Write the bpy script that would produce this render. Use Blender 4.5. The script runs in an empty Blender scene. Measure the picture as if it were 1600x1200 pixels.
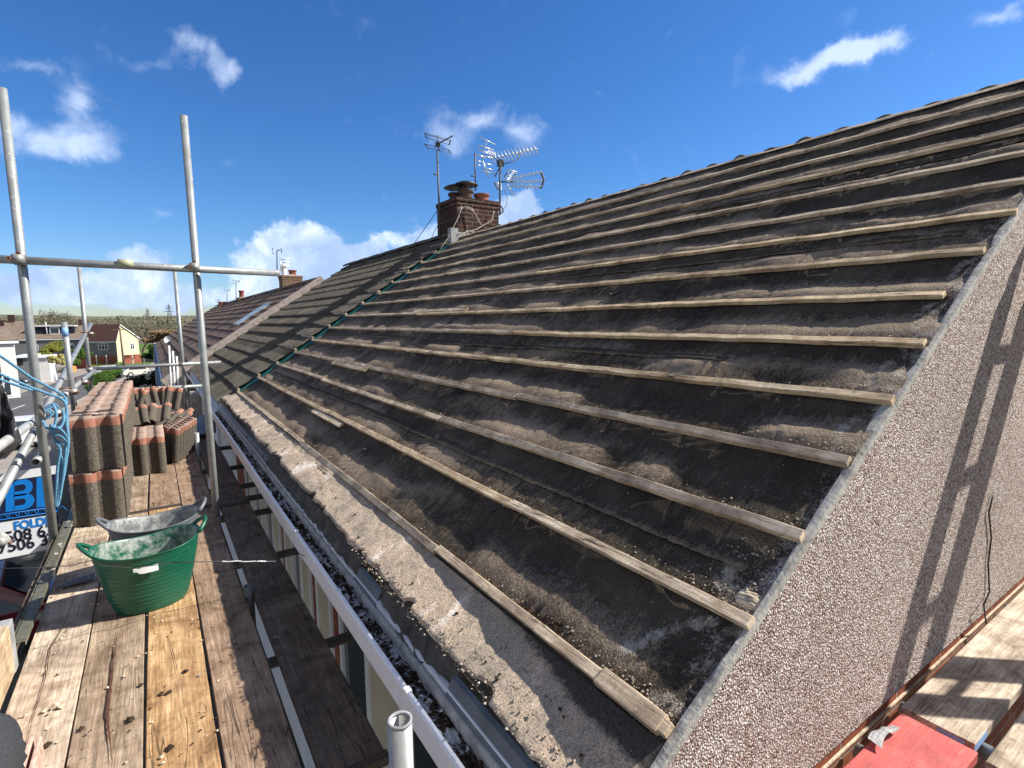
import bpy, bmesh, math, random
import numpy as np
from mathutils import Vector, Matrix
SC = bpy.context.scene
COL = SC.collection
R = math.radians
# ------------------------------------------------------------------ camera
FPX = 835.6
_rx, _ry, _rz = .1202, .589, -.0099
def _basis(rx, ry, rz):
    cy, sy = math.cos(ry), math.sin(ry)
    fwd = np.array([sy, cy, 0.]); right = np.array([cy, -sy, 0.]); up = np.array([0, 0, 1.])
    cx, sx = math.cos(rx), math.sin(rx)
    f2 = fwd*cx-up*sx; u2 = up*cx+fwd*sx
    cz, sz = math.cos(rz), math.sin(rz)
    return right*cz+u2*sz, u2*cz-right*sz, f2
CR, CU, CF = _basis(_rx, _ry, _rz)
cam = bpy.data.cameras.new('camera'); camo = bpy.data.objects.new('camera', cam); COL.objects.link(camo)
cam.sensor_width = 36; cam.lens = FPX/1600*36; cam.clip_end = 6000; cam.clip_start = .05
camo.matrix_world = Matrix(((CR[0], CU[0], -CF[0], 0), (CR[1], CU[1], -CF[1], 0), (CR[2], CU[2], -CF[2], 0), (0, 0, 0, 1)))
SC.camera = camo
def ray(px, py): return CR*(px-800)-CU*(py-600)+CF*FPX
def at(px, py, Y):
    d = ray(px, py); return Vector(d*Y/d[1])
def atz(px, py, z):
    d = ray(px, py); return Vector(d*z/d[2])
def atx(px, py, x):
    d = ray(px, py); return Vector(d*x/d[0])
# ------------------------------------------------------------------ light
SUN = Vector((1, -.43, .88)).normalized()
SC.view_settings.view_transform = 'Standard'; SC.view_settings.look = 'None'
SC.view_settings.exposure = 0.9; SC.view_settings.gamma = 1
sl = bpy.data.lights.new('sun', 'SUN'); sl.energy = 4.9; sl.angle = R(.7); sl.color = (1, .94, .85)
so = bpy.data.objects.new('sun', sl); COL.objects.link(so)
so.rotation_euler = (-SUN).to_track_quat('-Z', 'Y').to_euler()
# ------------------------------------------------------------------ node helpers
def newmat(name, rough=.8, spec=.3):
    m = bpy.data.materials.new(name); m.use_nodes = True
    nt = m.node_tree; b = nt.nodes['Principled BSDF']
    b.inputs['Roughness'].default_value = rough
    b.inputs['Specular IOR Level'].default_value = spec
    return m, nt, b
def N(nt, t, **kw):
    n = nt.nodes.new(t)
    for k, v in kw.items():
        if k in ('operation', 'blend_type', 'data_type', 'feature', 'wave_type', 'noise_dimensions', 'bands_direction', 'attribute_name', 'offset', 'interpolation_type', 'distance', 'noise_type', 'sky_type'):
            setattr(n, k, v)
        else:
            n.inputs[k.replace('_', ' ')].default_value = v
    return n
def L(nt, a, b): nt.links.new(a, b)
def coords(nt, kind='Object', scale=(1, 1, 1), rot=(0, 0, 0)):
    tc = nt.nodes.new('ShaderNodeTexCoord'); mp = nt.nodes.new('ShaderNodeMapping')
    mp.inputs['Scale'].default_value = scale; mp.inputs['Rotation'].default_value = rot
    L(nt, tc.outputs[kind], mp.inputs['Vector']); return mp.outputs['Vector']
def ramp(nt, fac, stops):
    r = nt.nodes.new('ShaderNodeValToRGB'); e = r.color_ramp.elements
    while len(e) < len(stops): e.new(.5)
    for i, (p, c) in enumerate(stops):
        e[i].position = p
        e[i].color = (c[0], c[1], c[2], 1) if isinstance(c, (tuple, list)) else (c, c, c, 1)
    L(nt, fac, r.inputs['Fac']); return r.outputs['Color']
def mix(nt, fac, a, b, mode='MIX'):
    m = nt.nodes.new('ShaderNodeMix'); m.data_type = 'RGBA'; m.blend_type = mode
    for i, v in ((0, fac), (6, a), (7, b)):
        s = m.inputs[i]
        if hasattr(v, 'links'): L(nt, v, s)
        elif isinstance(v, (int, float)): s.default_value = v if i == 0 else (v, v, v, 1)
        else: s.default_value = (v[0], v[1], v[2], 1)
    return m.outputs[2]
def mth(nt, op, a, b=None, c=None):
    m = nt.nodes.new('ShaderNodeMath'); m.operation = op
    for i, v in enumerate((a, b, c)):
        if v is None: continue
        if hasattr(v, 'links'): L(nt, v, m.inputs[i])
        else: m.inputs[i].default_value = v
    return m.outputs[0]
def noise(nt, vec, scale, detail=4, rough=.6, dist=0, out='Fac'):
    n = N(nt, 'ShaderNodeTexNoise', Scale=scale, Detail=detail, Roughness=rough, Distortion=dist)
    L(nt, vec, n.inputs['Vector']); return n.outputs[out]
def bump(nt, b, height, strength=.5, dist=.01):
    n = N(nt, 'ShaderNodeBump', Strength=strength); n.inputs['Distance'].default_value = dist
    L(nt, height, n.inputs['Height']); L(nt, n.outputs['Normal'], b.inputs['Normal'])
def plain(name, c, rough=.7, spec=.3, var=.25, scale=8, metal=0, bmp=0):
    m, nt, b = newmat(name, rough, spec)
    v = coords(nt); n = noise(nt, v, scale, 6, .65)
    d = tuple(x*(1-var) for x in c); e = tuple(min(1, x*(1+var)) for x in c)
    L(nt, ramp(nt, n, [(.3, d), (.7, e)]), b.inputs['Base Color'])
    b.inputs['Metallic'].default_value = metal
    if bmp: bump(nt, b, noise(nt, v, scale*6, 5), .5, bmp)
    return m
# ------------------------------------------------------------------ world: sky and clouds
W = bpy.data.worlds.new('World'); SC.world = W; W.use_nodes = True
nt = W.node_tree; bg = nt.nodes['Background']
sky = nt.nodes.new('ShaderNodeTexSky'); sky.sky_type = 'NISHITA'; sky.sun_disc = False
sky.sun_elevation = math.asin(SUN.z); sky.sun_rotation = math.atan2(SUN.x, SUN.y)
sky.air_density = 1.0; sky.dust_density = .25; sky.ozone_density = 2.2; sky.altitude = 10
hs = nt.nodes.new('ShaderNodeHueSaturation'); hs.inputs['Saturation'].default_value = 1.27; hs.inputs['Value'].default_value = 1.12
L(nt, sky.outputs[0], hs.inputs['Color'])
tcw = nt.nodes.new('ShaderNodeTexCoord'); D = tcw.outputs['Generated']
warp = noise(nt, D, 9, 5, .6, 0, 'Color')
wv = nt.nodes.new('ShaderNodeVectorMath'); wv.operation = 'MULTIPLY_ADD'
L(nt, warp, wv.inputs[0]); wv.inputs[1].default_value = (.10, .10, .10); 
wsub = nt.nodes.new('ShaderNodeVectorMath'); wsub.operation = 'SUBTRACT'
L(nt, D, wsub.inputs[0]); wsub.inputs[1].default_value = (.05, .05, .05)
L(nt, wsub.outputs[0], wv.inputs[2]); DW = wv.outputs[0]
def blob(px, py, wx, wy, amp, rot=0):
    d = ray(px, py); c = Vector(d).normalized()
    u = Vector(ray(px+10, py)).normalized()-c; u.normalize()
    v = u.cross(c).normalized()
    if rot:
        cr, sr = math.cos(R(rot)), math.sin(R(rot)); u, v = u*cr+v*sr, v*cr-u*sr
    k = np.linalg.norm(d)
    a = wx/k; b = wy/k
    outs = []
    for ax, s in ((u, a), (v, b)):
        dt = nt.nodes.new('ShaderNodeVectorMath'); dt.operation = 'DOT_PRODUCT'
        L(nt, DW, dt.inputs[0]); dt.inputs[1].default_value = ax/s
        sb = mth(nt, 'SUBTRACT', dt.outputs['Value'], (ax/s).dot(c))
        outs.append(mth(nt, 'MULTIPLY', sb, sb))
    q = mth(nt, 'ADD', outs[0], outs[1])
    e = mth(nt, 'POWER', 2.71828, mth(nt, 'MULTIPLY', q, -1.0))
    df = nt.nodes.new('ShaderNodeVectorMath'); df.operation = 'DOT_PRODUCT'
    L(nt, D, df.inputs[0]); df.inputs[1].default_value = c
    e = mth(nt, 'MULTIPLY', e, mth(nt, 'GREATER_THAN', df.outputs['Value'], .3))
    return mth(nt, 'MULTIPLY', e, amp)
def total(bl):
    t = None
    for b_ in bl:
        e = blob(*b_); t = e if t is None else mth(nt, 'ADD', t, e)
    return t
fine = noise(nt, D, 13, 8, .62)
cum = total([(560, 430, 60, 22, .7), (690, 350, 40, 30, .7), (495, 385, 55, 50, 1.15), (410, 400, 45, 38, .9), (540, 415, 55, 34, .9), (450, 445, 110, 34, .9), (200, 400, 62, 42, .85),
             (120, 445, 120, 30, .8), (250, 460, 170, 30, .85), (30, 455, 90, 26, .7), (650, 375, 55, 26, .95), (800, 328, 42, 34, 1.2), (770, 348, 60, 24, 1.0),
             (600, 385, 30, 14, .6)])
cumf = mth(nt, 'ADD', cum, mth(nt, 'MULTIPLY', mth(nt, 'SUBTRACT', fine, .5), 2.3))
r1 = nt.nodes.new('ShaderNodeMapRange'); r1.interpolation_type = 'SMOOTHSTEP'
L(nt, cumf, r1.inputs[0]); r1.inputs[1].default_value = .55; r1.inputs[2].default_value = 1.0; r1.inputs[4].default_value = .93
wis = total([(100, 215, 75, 24, .95), (108, 150, 26, 34, .85), (50, 190, 60, 20, .5), (325, 88, 48, 18, .7, -42), (240, 85, 75, 14, .45, 8), (30, 95, 60, 12, .5), (350, 118, 20, 12, .5),
             (1305, 95, 62, 20, 1.25, 8), (1350, 85, 40, 18, .9), (1240, 118, 34, 12, .8), (1580, 35, 45, 14, .7, 25), (740, 180, 50, 16, .75), (700, 215, 50, 20, .7), (820, 205, 26, 30, .8), (935, 152, 14, 8, .5), (262, 335, 34, 10, .4)])
fine2 = noise(nt, D, 16, 7, .6, .6)
wisf = mth(nt, 'ADD', wis, mth(nt, 'MULTIPLY', mth(nt, 'SUBTRACT', fine2, .5), 1.55))
r2 = nt.nodes.new('ShaderNodeMapRange'); r2.interpolation_type = 'SMOOTHSTEP'
L(nt, wisf, r2.inputs[0]); r2.inputs[1].default_value = .15; r2.inputs[2].default_value = 1.35; r2.inputs[4].default_value = .66
shade = noise(nt, D, 11, 6, .6, .4)
ccol = ramp(nt, shade, [(.38, (4.0, 5.4, 8.2)), (.54, (5.6, 7.0, 9.6)), (.70, (9.6, 10.4, 11.6))])
sep = nt.nodes.new('ShaderNodeSeparateXYZ'); L(nt, D, sep.inputs[0])
hzf = nt.nodes.new('ShaderNodeMapRange'); L(nt, sep.outputs['Z'], hzf.inputs[0])
hzf.inputs[1].default_value = .0; hzf.inputs[2].default_value = .42; hzf.inputs[3].default_value = 0; hzf.inputs[4].default_value = 1
tint = ramp(nt, hzf.outputs[0], [(0, (.72, .82, 1.10)), (.14, (.66, .82, 1.12)), (.4, (.64, .84, 1.12)), (1, (.66, .84, 1.10))])
skyc = mix(nt, 1.0, hs.outputs[0], tint, 'MULTIPLY')
c1 = mix(nt, r1.outputs[0], skyc, ccol)
c2 = mix(nt, r2.outputs[0], c1, (8.6, 9.8, 12.0))
# unseen cloud added as neutral fill light in the sky behind the camera
bk = nt.nodes.new('ShaderNodeVectorMath'); bk.operation = 'DOT_PRODUCT'; L(nt, D, bk.inputs[0]); bk.inputs[1].default_value = tuple(Vector((CF[0], CF[1], 0)).normalized()*.85+Vector((0, 0, -.52)))
bkm = nt.nodes.new('ShaderNodeMapRange'); L(nt, bk.outputs['Value'], bkm.inputs[0]); bkm.inputs[1].default_value = -.02; bkm.inputs[2].default_value = -.5; bkm.inputs[3].default_value = 0; bkm.inputs[4].default_value = .75
bkn = ramp(nt, noise(nt, D, 2.6, 6, .6), [(.38, 0.), (.56, 1.)])
c2 = mix(nt, mth(nt, 'MULTIPLY', bkm.outputs[0], bkn), c2, (5.2, 4.8, 4.3))
L(nt, c2, bg.inputs['Color']); bg.inputs['Strength'].default_value = .065
# ------------------------------------------------------------------ mesh helpers
def tag(o, label=None, cat=None, group=None, kind=None):
    if label: o['label'] = label
    if cat: o['category'] = cat
    if group: o['group'] = group
    if kind: o['kind'] = kind
    return o
class MB:
    def __init__(s): s.v = []; s.f = []; s.sm = []
    def add(s, vs, fs, smooth=False):
        b = len(s.v); s.v += [tuple(x) for x in vs]; s.f += [[b+i for i in f] for f in fs]; s.sm += [smooth]*len(fs); return s
    def box(s, a, b, M=None):
        (x0, y0, z0), (x1, y1, z1) = a, b
        vs = [Vector(p) for p in ((x0, y0, z0), (x1, y0, z0), (x1, y1, z0), (x0, y1, z0), (x0, y0, z1), (x1, y0, z1), (x1, y1, z1), (x0, y1, z1))]
        if M: vs = [M @ p for p in vs]
        return s.add(vs, [(0, 3, 2, 1), (4, 5, 6, 7), (0, 1, 5, 4), (1, 2, 6, 5), (2, 3, 7, 6), (3, 0, 4, 7)])
    def tube(s, pts, r, n=10, caps=True, smooth=True):
        pts = [Vector(p) for p in pts]; m = len(pts); vs = []; prev = None
        rr = r if isinstance(r, (list, tuple)) else [r]*m
        for i, p in enumerate(pts):
            t = (pts[min(i+1, m-1)]-pts[max(i-1, 0)]).normalized()
            if prev is None:
                u = t.cross(Vector((0, 0, 1)))
                if u.length < .1: u = t.cross(Vector((1, 0, 0)))
            else: u = prev-t*prev.dot(t)
            u.normalize(); prev = u; w = t.cross(u)
            for k in range(n):
                a = 2*math.pi*k/n; vs.append(p+(u*math.cos(a)+w*math.sin(a))*rr[i])
        fs = []
        for i in range(m-1):
            for k in range(n):
                k2 = (k+1) % n; fs.append((i*n+k, i*n+k2, (i+1)*n+k2, (i+1)*n+k))
        b = len(s.v); s.add(vs, fs, smooth)
        if caps:
            s.f.append([b+k for k in range(n)][::-1]); s.sm.append(False)
            s.f.append([b+(m-1)*n+k for k in range(n)]); s.sm.append(False)
        return s
    def pipe(s, a, b, r, wall=.005, n=20):
        a, b = Vector(a), Vector(b); t = (b-a).normalized(); u = t.cross(Vector((0, 0, 1)))
        if u.length < .1: u = t.cross(Vector((1, 0, 0)))
        u.normalize(); w = t.cross(u); vs = []
        for p, q in ((a, r), (b, r), (b, r-wall), (a, r-wall)):
            for k in range(n):
                an = 2*math.pi*k/n; vs.append(p+(u*math.cos(an)+w*math.sin(an))*q)
        fs = []
        for i in range(4):
            j = (i+1) % 4
            for k in range(n):
                k2 = (k+1) % n; fs.append((i*n+k, i*n+k2, j*n+k2, j*n+k))
        return s.add(vs, fs, True)
    def prism(s, poly, d):
        n = len(poly); d = Vector(d); P = [Vector(p) for p in poly]
        vs = P+[p+d for p in P]
        return s.add(vs, [tuple(range(n))[::-1], tuple(range(n, 2*n))]+[(i, (i+1) % n, n+(i+1) % n, n+i) for i in range(n)])
    def grid(s, P, smooth=True):
        h = len(P); w = len(P[0]); vs = [p for row in P for p in row]
        return s.add(vs, [(j*w+i, j*w+i+1, (j+1)*w+i+1, (j+1)*w+i) for j in range(h-1) for i in range(w-1)], smooth)
    def chunk(s, c, r, rng, flat=1.):
        c = Vector(c); base = [(0, 0, 1), (.94, 0, .33), (-.47, .82, .33), (-.47, -.82, .33), (.5, .8, -.4), (-.9, 0, -.4), (.5, -.8, -.4), (0, 0, -.9)]
        a = rng.uniform(0, 6.3); ca, sa = math.cos(a), math.sin(a); vs = []
        for x, y, z in base:
            k = r*rng.uniform(.6, 1.3); vs.append(c+Vector(((x*ca-y*sa)*k, (x*sa+y*ca)*k, z*k*flat)))
        return s.add(vs, [(0, 1, 2), (0, 2, 3), (0, 3, 1), (1, 4, 2), (2, 5, 3), (3, 6, 1), (1, 6, 4), (2, 4, 5), (3, 5, 6), (4, 6, 7), (4, 7, 5), (5, 7, 6)])
    def build(s, name, mat, parent=None, bevel=0, loc=None):
        me = bpy.data.meshes.new(name)
        if loc is not None:
            lv = Vector(loc); me.from_pydata([tuple(Vector(v)-lv) for v in s.v], [], s.f)
        else: me.from_pydata(s.v, [], s.f)
        me.polygons.foreach_set('use_smooth', s.sm)
        for mm in (mat if isinstance(mat, (list, tuple)) else [mat]): me.materials.append(mm)
        o = bpy.data.objects.new(name, me); COL.objects.link(o)
        if loc is not None: o.location = loc
        if parent is not None: o.parent = parent
        if bevel:
            md = o.modifiers.new('bevel', 'BEVEL'); md.width = bevel; md.segments = 2; md.limit_method = 'ANGLE'
        return o
def empty(name, loc=(0, 0, 0), rz=0):
    o = bpy.data.objects.new(name, None); COL.objects.link(o); o.location = loc; o.rotation_euler = (0, 0, rz); o.empty_display_size = .1; return o
def fixnormals(o):
    bm = bmesh.new(); bm.from_mesh(o.data); bmesh.ops.recalc_face_normals(bm, faces=bm.faces); bm.to_mesh(o.data); bm.free(); return o
def copy_tree(o, parent=None):
    c = o.copy(); COL.objects.link(c)
    if parent is not None: c.parent = parent
    for ch in list(o.children): copy_tree(ch, c)
    return c
rng = random.Random(7)
_rs = np.random.RandomState(3); _T = _rs.rand(257, 257)
def vn(x, y):
    xi = np.floor(x).astype(int); yi = np.floor(y).astype(int); fx = x-xi; fy = y-yi
    fx = fx*fx*(3-2*fx); fy = fy*fy*(3-2*fy)
    g = lambda a, b: _T[a % 256, b % 256]
    return (g(xi, yi)*(1-fx)+g(xi+1, yi)*fx)*(1-fy)+(g(xi, yi+1)*(1-fx)+g(xi+1, yi+1)*fx)*fy
def fbm(x, y, o=4):
    t = 0; a = .5; n = 0
    for i in range(o): t = t+a*vn(x+17*i, y+31*i); n += a; a *= .5; x = x*2.03; y = y*2.03
    return t/n
def sst(a, b, x):
    t = np.clip((x-a)/(b-a), 0, 1); return t*t*(3-2*t)
# ------------------------------------------------------------------ materials
M = {}
def wood(name, c1, c2, axis='Y', dark=.35, mud=.3, scale=1.0):
    m, nt, b = newmat(name, .78, .25)
    sc = (30, 1.6, 30) if axis == 'Y' else (1.6, 30, 30)
    v = coords(nt, 'Object', tuple(q*scale for q in sc)); v2 = coords(nt)
    oi = nt.nodes.new('ShaderNodeObjectInfo')
    av = nt.nodes.new('ShaderNodeVectorMath'); av.operation = 'ADD'; L(nt, v, av.inputs[0])
    cb = nt.nodes.new('ShaderNodeCombineXYZ'); L(nt, mth(nt, 'MULTIPLY', oi.outputs['Random'], 37), cb.inputs[0]); L(nt, mth(nt, 'MULTIPLY', oi.outputs['Random'], 91), cb.inputs[1])
    L(nt, cb.outputs[0], av.inputs[1]); v = av.outputs[0]
    av2 = nt.nodes.new('ShaderNodeVectorMath'); av2.operation = 'ADD'; L(nt, v2, av2.inputs[0]); L(nt, cb.outputs[0], av2.inputs[1]); v2 = av2.outputs[0]
    g = noise(nt, v, 1.2, 6, .7, 1.2)
    blot = noise(nt, v2, 3.2, 5, .62, .8)
    base = ramp(nt, g, [(.28, tuple(x*.62 for x in c1)), (.5, c1), (.74, c2)])
    big = ramp(nt, blot, [(.30, (.42, .37, .34)), (.46, (.82, .76, .71)), (.58, (1.05, 1.02, .98)), (.70, (1.25, 1.22, 1.16))])
    col = mix(nt, 1, base, big, 'MULTIPLY')
    crack = noise(nt, v, .55, 2, .5, .6)
    cr = ramp(nt, crack, [(.487, 1.), (.497, .25), (.503, .25), (.513, 1.)])
    gate = ramp(nt, noise(nt, v2, 1.6, 2), [(.5, 0.), (.58, 1.)])
    col = mix(nt, gate, col, mix(nt, 1, col, cr, 'MULTIPLY'))
    spot = noise(nt, v2, 26, 3, .6); sp = ramp(nt, spot, [(.655, 0.), (.70, 1.)])
    sp = mix(nt, 1, sp, ramp(nt, blot, [(.35, mud*2.2), (.65, mud*.6)]), 'MULTIPLY')
    col = mix(nt, sp, col, (.035, .026, .02))
    stn = noise(nt, v2, 7.5, 7, .72, 1.2); col = mix(nt, 1, col, ramp(nt, stn, [(.36, (.68, .63, .58)), (.47, (.94, .92, .90)), (.60, (1.08, 1.07, 1.06))]), 'MULTIPLY')
    wh = ramp(nt, noise(nt, v2, 38, 3, .6, 1), [(.70, 0.), (.735, .75)])
    col = mix(nt, wh, col, (.62, .58, .52))
    L(nt, col, b.inputs['Base Color'])
    fg = noise(nt, v, 4.5, 5, .75, .3); col = mix(nt, 1, col, ramp(nt, fg, [(.36, .72), (.60, 1.18)]), 'MULTIPLY'); L(nt, col, b.inputs['Base Color'])
    bump(nt, b, mth(nt, 'ADD', g, mth(nt, 'ADD', fg, mth(nt, 'MULTIPLY', spot, .5))), .55, .004)
    return m
M['board_pale'] = wood('board_pale', (.50, .43, .35), (.68, .60, .50), mud=.25)
M['board_brown'] = wood('board_brown', (.32, .255, .19), (.46, .375, .29), mud=.4)
M['board_gold'] = wood('board_gold', (.44, .29, .15), (.72, .56, .34), mud=.5)
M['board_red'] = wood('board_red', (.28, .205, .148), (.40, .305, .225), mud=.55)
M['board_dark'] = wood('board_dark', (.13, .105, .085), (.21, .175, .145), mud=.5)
M['board_x'] = wood('board_x', (.50, .44, .36), (.66, .60, .51), axis='X', mud=.2)
M['batten'] = wood('batten', (.60, .51, .38), (.80, .71, .56), mud=.35, scale=1.6)
M['batten_new'] = wood('batten_new', (.68, .55, .36), (.86, .75, .55), mud=.3, scale=1.6)
M['toe_wood'] = wood('toe_wood', (.52, .42, .29), (.70, .60, .44), mud=.15)
def redpaint():
    m, nt, b = newmat('red_paint', .6, .35); v = coords(nt); n = noise(nt, v, 9, 6, .7)
    e = noise(nt, coords(nt, 'Object', (1.5, 26, 26)), 1.3, 5, .7)
    col = ramp(nt, n, [(.3, (.40, .065, .065)), (.55, (.48, .10, .09)), (.72, (.46, .17, .13))])
    col = mix(nt, ramp(nt, e, [(.66, 0.), (.72, .8)]), col, (.5, .36, .26))
    col = mix(nt, 1, col, ramp(nt, noise(nt, v, 5, 8, .75, .5), [(.36, (.68, .72, .72)), (.55, (1.05, 1.05, 1.05))]), 'MULTIPLY'); sp = ramp(nt, noise(nt, v, 60, 3, .6), [(.66, 0.), (.70, .8)]); col = mix(nt, sp, col, (.08, .04, .035))
    L(nt, col, b.inputs['Base Color']); bump(nt, b, e, .5, .004); return m
M['red_paint'] = redpaint()
def galv(name, c=(.36, .385, .385), rust=.25):
    m, nt, b = newmat(name, .42, .5); b.inputs['Metallic'].default_value = .35
    v = coords(nt); n = noise(nt, v, 7, 6, .6); n2 = noise(nt, coords(nt, 'Object', (14, 14, 3)), 2, 6, .7)
    col = ramp(nt, n, [(.3, tuple(x*.62 for x in c)), (.7, c)])
    col = mix(nt, ramp(nt, n2, [(.54, 0.), (.72, min(1, rust*2.4))]), col, (.22, .185, .15))
    cem = ramp(nt, noise(nt, v, 17, 5, .7), [(.64, 0.), (.69, .8)]); col = mix(nt, cem, col, (.55, .54, .50))
    sp = ramp(nt, noise(nt, v, 60, 2), [(.68, 0.), (.72, .7)]); col = mix(nt, sp, col, (.66, .66, .64))
    L(nt, col, b.inputs['Base Color']); L(nt, ramp(nt, n2, [(.3, .35), (.7, .6)]), b.inputs['Roughness']); return m
M['galv'] = galv('galv'); M['galv_white'] = galv('galv_white', (.54, .55, .53), .6); M['galv_blue'] = plain('galv_blue', (.22, .38, .66), .5, .4)
M['steel'] = galv('steel_olive', (.17, .17, .12), .6); M['coupler'] = galv('coupler', (.36, .37, .36), 1.0)
M['rust'] = plain('rust', (.20, .10, .06), .8, .2, .4, 30, bmp=.002)
M['galv_rusty'] = galv('galv_rusty', (.42, .42, .41), 1.4)
M['band'] = plain('band_steel', (.07, .055, .045), .8, .2)
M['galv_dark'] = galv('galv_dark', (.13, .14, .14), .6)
def felt():
    m, nt, b = newmat('felt', .93, .12)
    at_ = N(nt, 'ShaderNodeAttribute', attribute_name='dust_lit'); v = coords(nt)
    n1 = noise(nt, v, 2.3, 6, .7); n2 = noise(nt, v, 130, 3, .6); n3 = noise(nt, v, 22, 5, .65)
    base = ramp(nt, n1, [(.3, (.026, .021, .016)), (.5, (.054, .044, .033)), (.7, (.10, .082, .060))])
    st = noise(nt, coords(nt, 'Object', (2.5, 34, 2.5)), 1.6, 6, .75)
    base = mix(nt, ramp(nt, st, [(.55, 0.), (.72, .7)]), base, (.12, .105, .088))
    dsum = mth(nt, 'ADD', at_.outputs['Fac'], mth(nt, 'MULTIPLY', mth(nt, 'SUBTRACT', n3, .5), 1.3))
    dsum = mth(nt, 'ADD', dsum, mth(nt, 'MULTIPLY', mth(nt, 'SUBTRACT', n2, .5), .9))
    df = ramp(nt, mth(nt, 'ADD', dsum, mth(nt, 'MULTIPLY', mth(nt, 'SUBTRACT', st, .5), .8)), [(.34, 0.), (1.15, .9)])
    dcol = ramp(nt, n1, [(.35, (.18, .14, .10)), (.6, (.28, .22, .16)), (.75, (.35, .25, .185))])  # dust colour, also carrying the tan of sunlit felt
    col = mix(nt, df, base, dcol)
    fl = ramp(nt, noise(nt, v, 75, 2, .5), [(.735, 0.), (.76, .8)]); col = mix(nt, fl, col, (.42, .39, .35))
    n4 = noise(nt, v, 260, 2, .6); col = mix(nt, 1, col, ramp(nt, mth(nt, 'ADD', mth(nt, 'MULTIPLY', n2, .5), mth(nt, 'MULTIPLY', n4, .5)), [(.36, .66), (.62, 1.34)]), 'MULTIPLY')
    li = N(nt, 'ShaderNodeAttribute', attribute_name='lime'); ln = mth(nt, 'ADD', li.outputs['Fac'], mth(nt, 'MULTIPLY', mth(nt, 'SUBTRACT', n3, .5), 1.7))
    ln = mth(nt, 'ADD', ln, mth(nt, 'MULTIPLY', mth(nt, 'SUBTRACT', n2, .5), 1.1)); lf = ramp(nt, ln, [(.45, 0.), (.95, .9)])
    col = mix(nt, lf, col, ramp(nt, n3, [(.3, (.20, .17, .14)), (.6, (.42, .38, .32))]))
    L(nt, col, b.inputs['Base Color'])
    bump(nt, b, mth(nt, 'ADD', mth(nt, 'MULTIPLY', lf, .8), mth(nt, 'ADD', n2, mth(nt, 'MULTIPLY', n3, 1.4))), .75, .0055); return m
M['felt'] = felt()
def eavefelt():
    m, nt, b = newmat('eave_felt', .9, .2); v = coords(nt)
    n1 = noise(nt, v, 3.5, 6, .7, .6); n2 = noise(nt, v, 45, 6, .7, .8); st = noise(nt, coords(nt, 'Object', (6, 22, 6)), 1.6, 5, .7)
    col = ramp(nt, n1, [(.3, (.20, .165, .125)), (.43, (.38, .315, .24)), (.55, (.48, .37, .27)), (.65, (.74, .66, .56))])
    col = mix(nt, ramp(nt, n2, [(.3, .9), (.44, 0.)]), col, (.055, .045, .038))
    hf = noise(nt, v, 210, 3, .7); col = mix(nt, 1, col, ramp(nt, hf, [(.36, .55), (.62, 1.4)]), 'MULTIPLY')
    col = mix(nt, ramp(nt, mth(nt, 'MULTIPLY', st, n1), [(.31, 0.), (.38, .8)]), col, (.62, .57, .50))
    at_ = N(nt, 'ShaderNodeAttribute', attribute_name='grit'); gn = mth(nt, 'ADD', at_.outputs['Fac'], mth(nt, 'MULTIPLY', mth(nt, 'SUBTRACT', n2, .5), .8))
    fb = noise(nt, v, 120, 3, .6); col = mix(nt, ramp(nt, gn, [(.25, 0.), (.6, 1.)]), ramp(nt, fb, [(.3, (.04, .035, .031)), (.7, (.10, .087, .074))]), col)  # dark felt colour carries the eave's shade; grit tan lies below it
    L(nt, col, b.inputs['Base Color']); bump(nt, b, mth(nt, 'ADD', n2, mth(nt, 'MULTIPLY', st, 1.2)), .75, .009); return m
M['eave_felt'] = eavefelt()
def pebble():
    m, nt, b = newmat('pebbledash', .92, .12); v = coords(nt)
    vo = N(nt, 'ShaderNodeTexVoronoi', Scale=122.); 
    wn = noise(nt, v, 40, 2, .5, 0, 'Color'); wm = nt.nodes.new('ShaderNodeVectorMath'); wm.operation = 'MULTIPLY_ADD'
    L(nt, wn, wm.inputs[0]); wm.inputs[1].default_value = (.012, .012, .012); L(nt, v, wm.inputs[2])
    L(nt, wm.outputs[0], vo.inputs['Vector'])
    sc = nt.nodes.new('ShaderNodeSeparateColor'); L(nt, vo.outputs['Color'], sc.inputs[0])
    col = ramp(nt, sc.outputs[0], [(0, (.30, .20, .165)), (.2, (.48, .375, .325)), (.45, (.66, .57, .52)), (.7, (.78, .72, .67)), (.86, (.90, .87, .84)), (1, (.36, .32, .30))])
    edge = ramp(nt, vo.outputs['Distance'], [(.40, 1.), (.66, .48)])
    col = mix(nt, 1, col, edge, 'MULTIPLY')
    big = ramp(nt, noise(nt, v, 1.1, 4), [(.3, (.80, .77, .74)), (.7, (1.06, 1.02, .99))]); col = mix(nt, 1, col, big, 'MULTIPLY')
    bald = ramp(nt, noise(nt, v, 5, 6, .75), [(.66, 0.), (.72, .8)]); col = mix(nt, bald, col, (.40, .33, .27))
    L(nt, col, b.inputs['Base Color'])
    h = ramp(nt, vo.outputs['Distance'], [(.0, 1.), (.3, .85), (.65, 0.)])
    h2 = mth(nt, 'MULTIPLY', h, mth(nt, 'ADD', sc.outputs[1], .45))
    bump(nt, b, h2, 1.0, .0075); return m
M['pebble'] = pebble()
def mortar(name='mortar', c=(.50, .46, .40)):
    m, nt, b = newmat(name, .9, .15); v = coords(nt); n = noise(nt, v, 12, 8, .7); n2 = noise(nt, v, 60, 5, .7)
    col = ramp(nt, n, [(.3, tuple(x*.45 for x in c)), (.5, c), (.75, tuple(min(.85, x*1.25) for x in c))])
    L(nt, col, b.inputs['Base Color']); bump(nt, b, mth(nt, 'ADD', n, n2), .8, .008); return m
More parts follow.
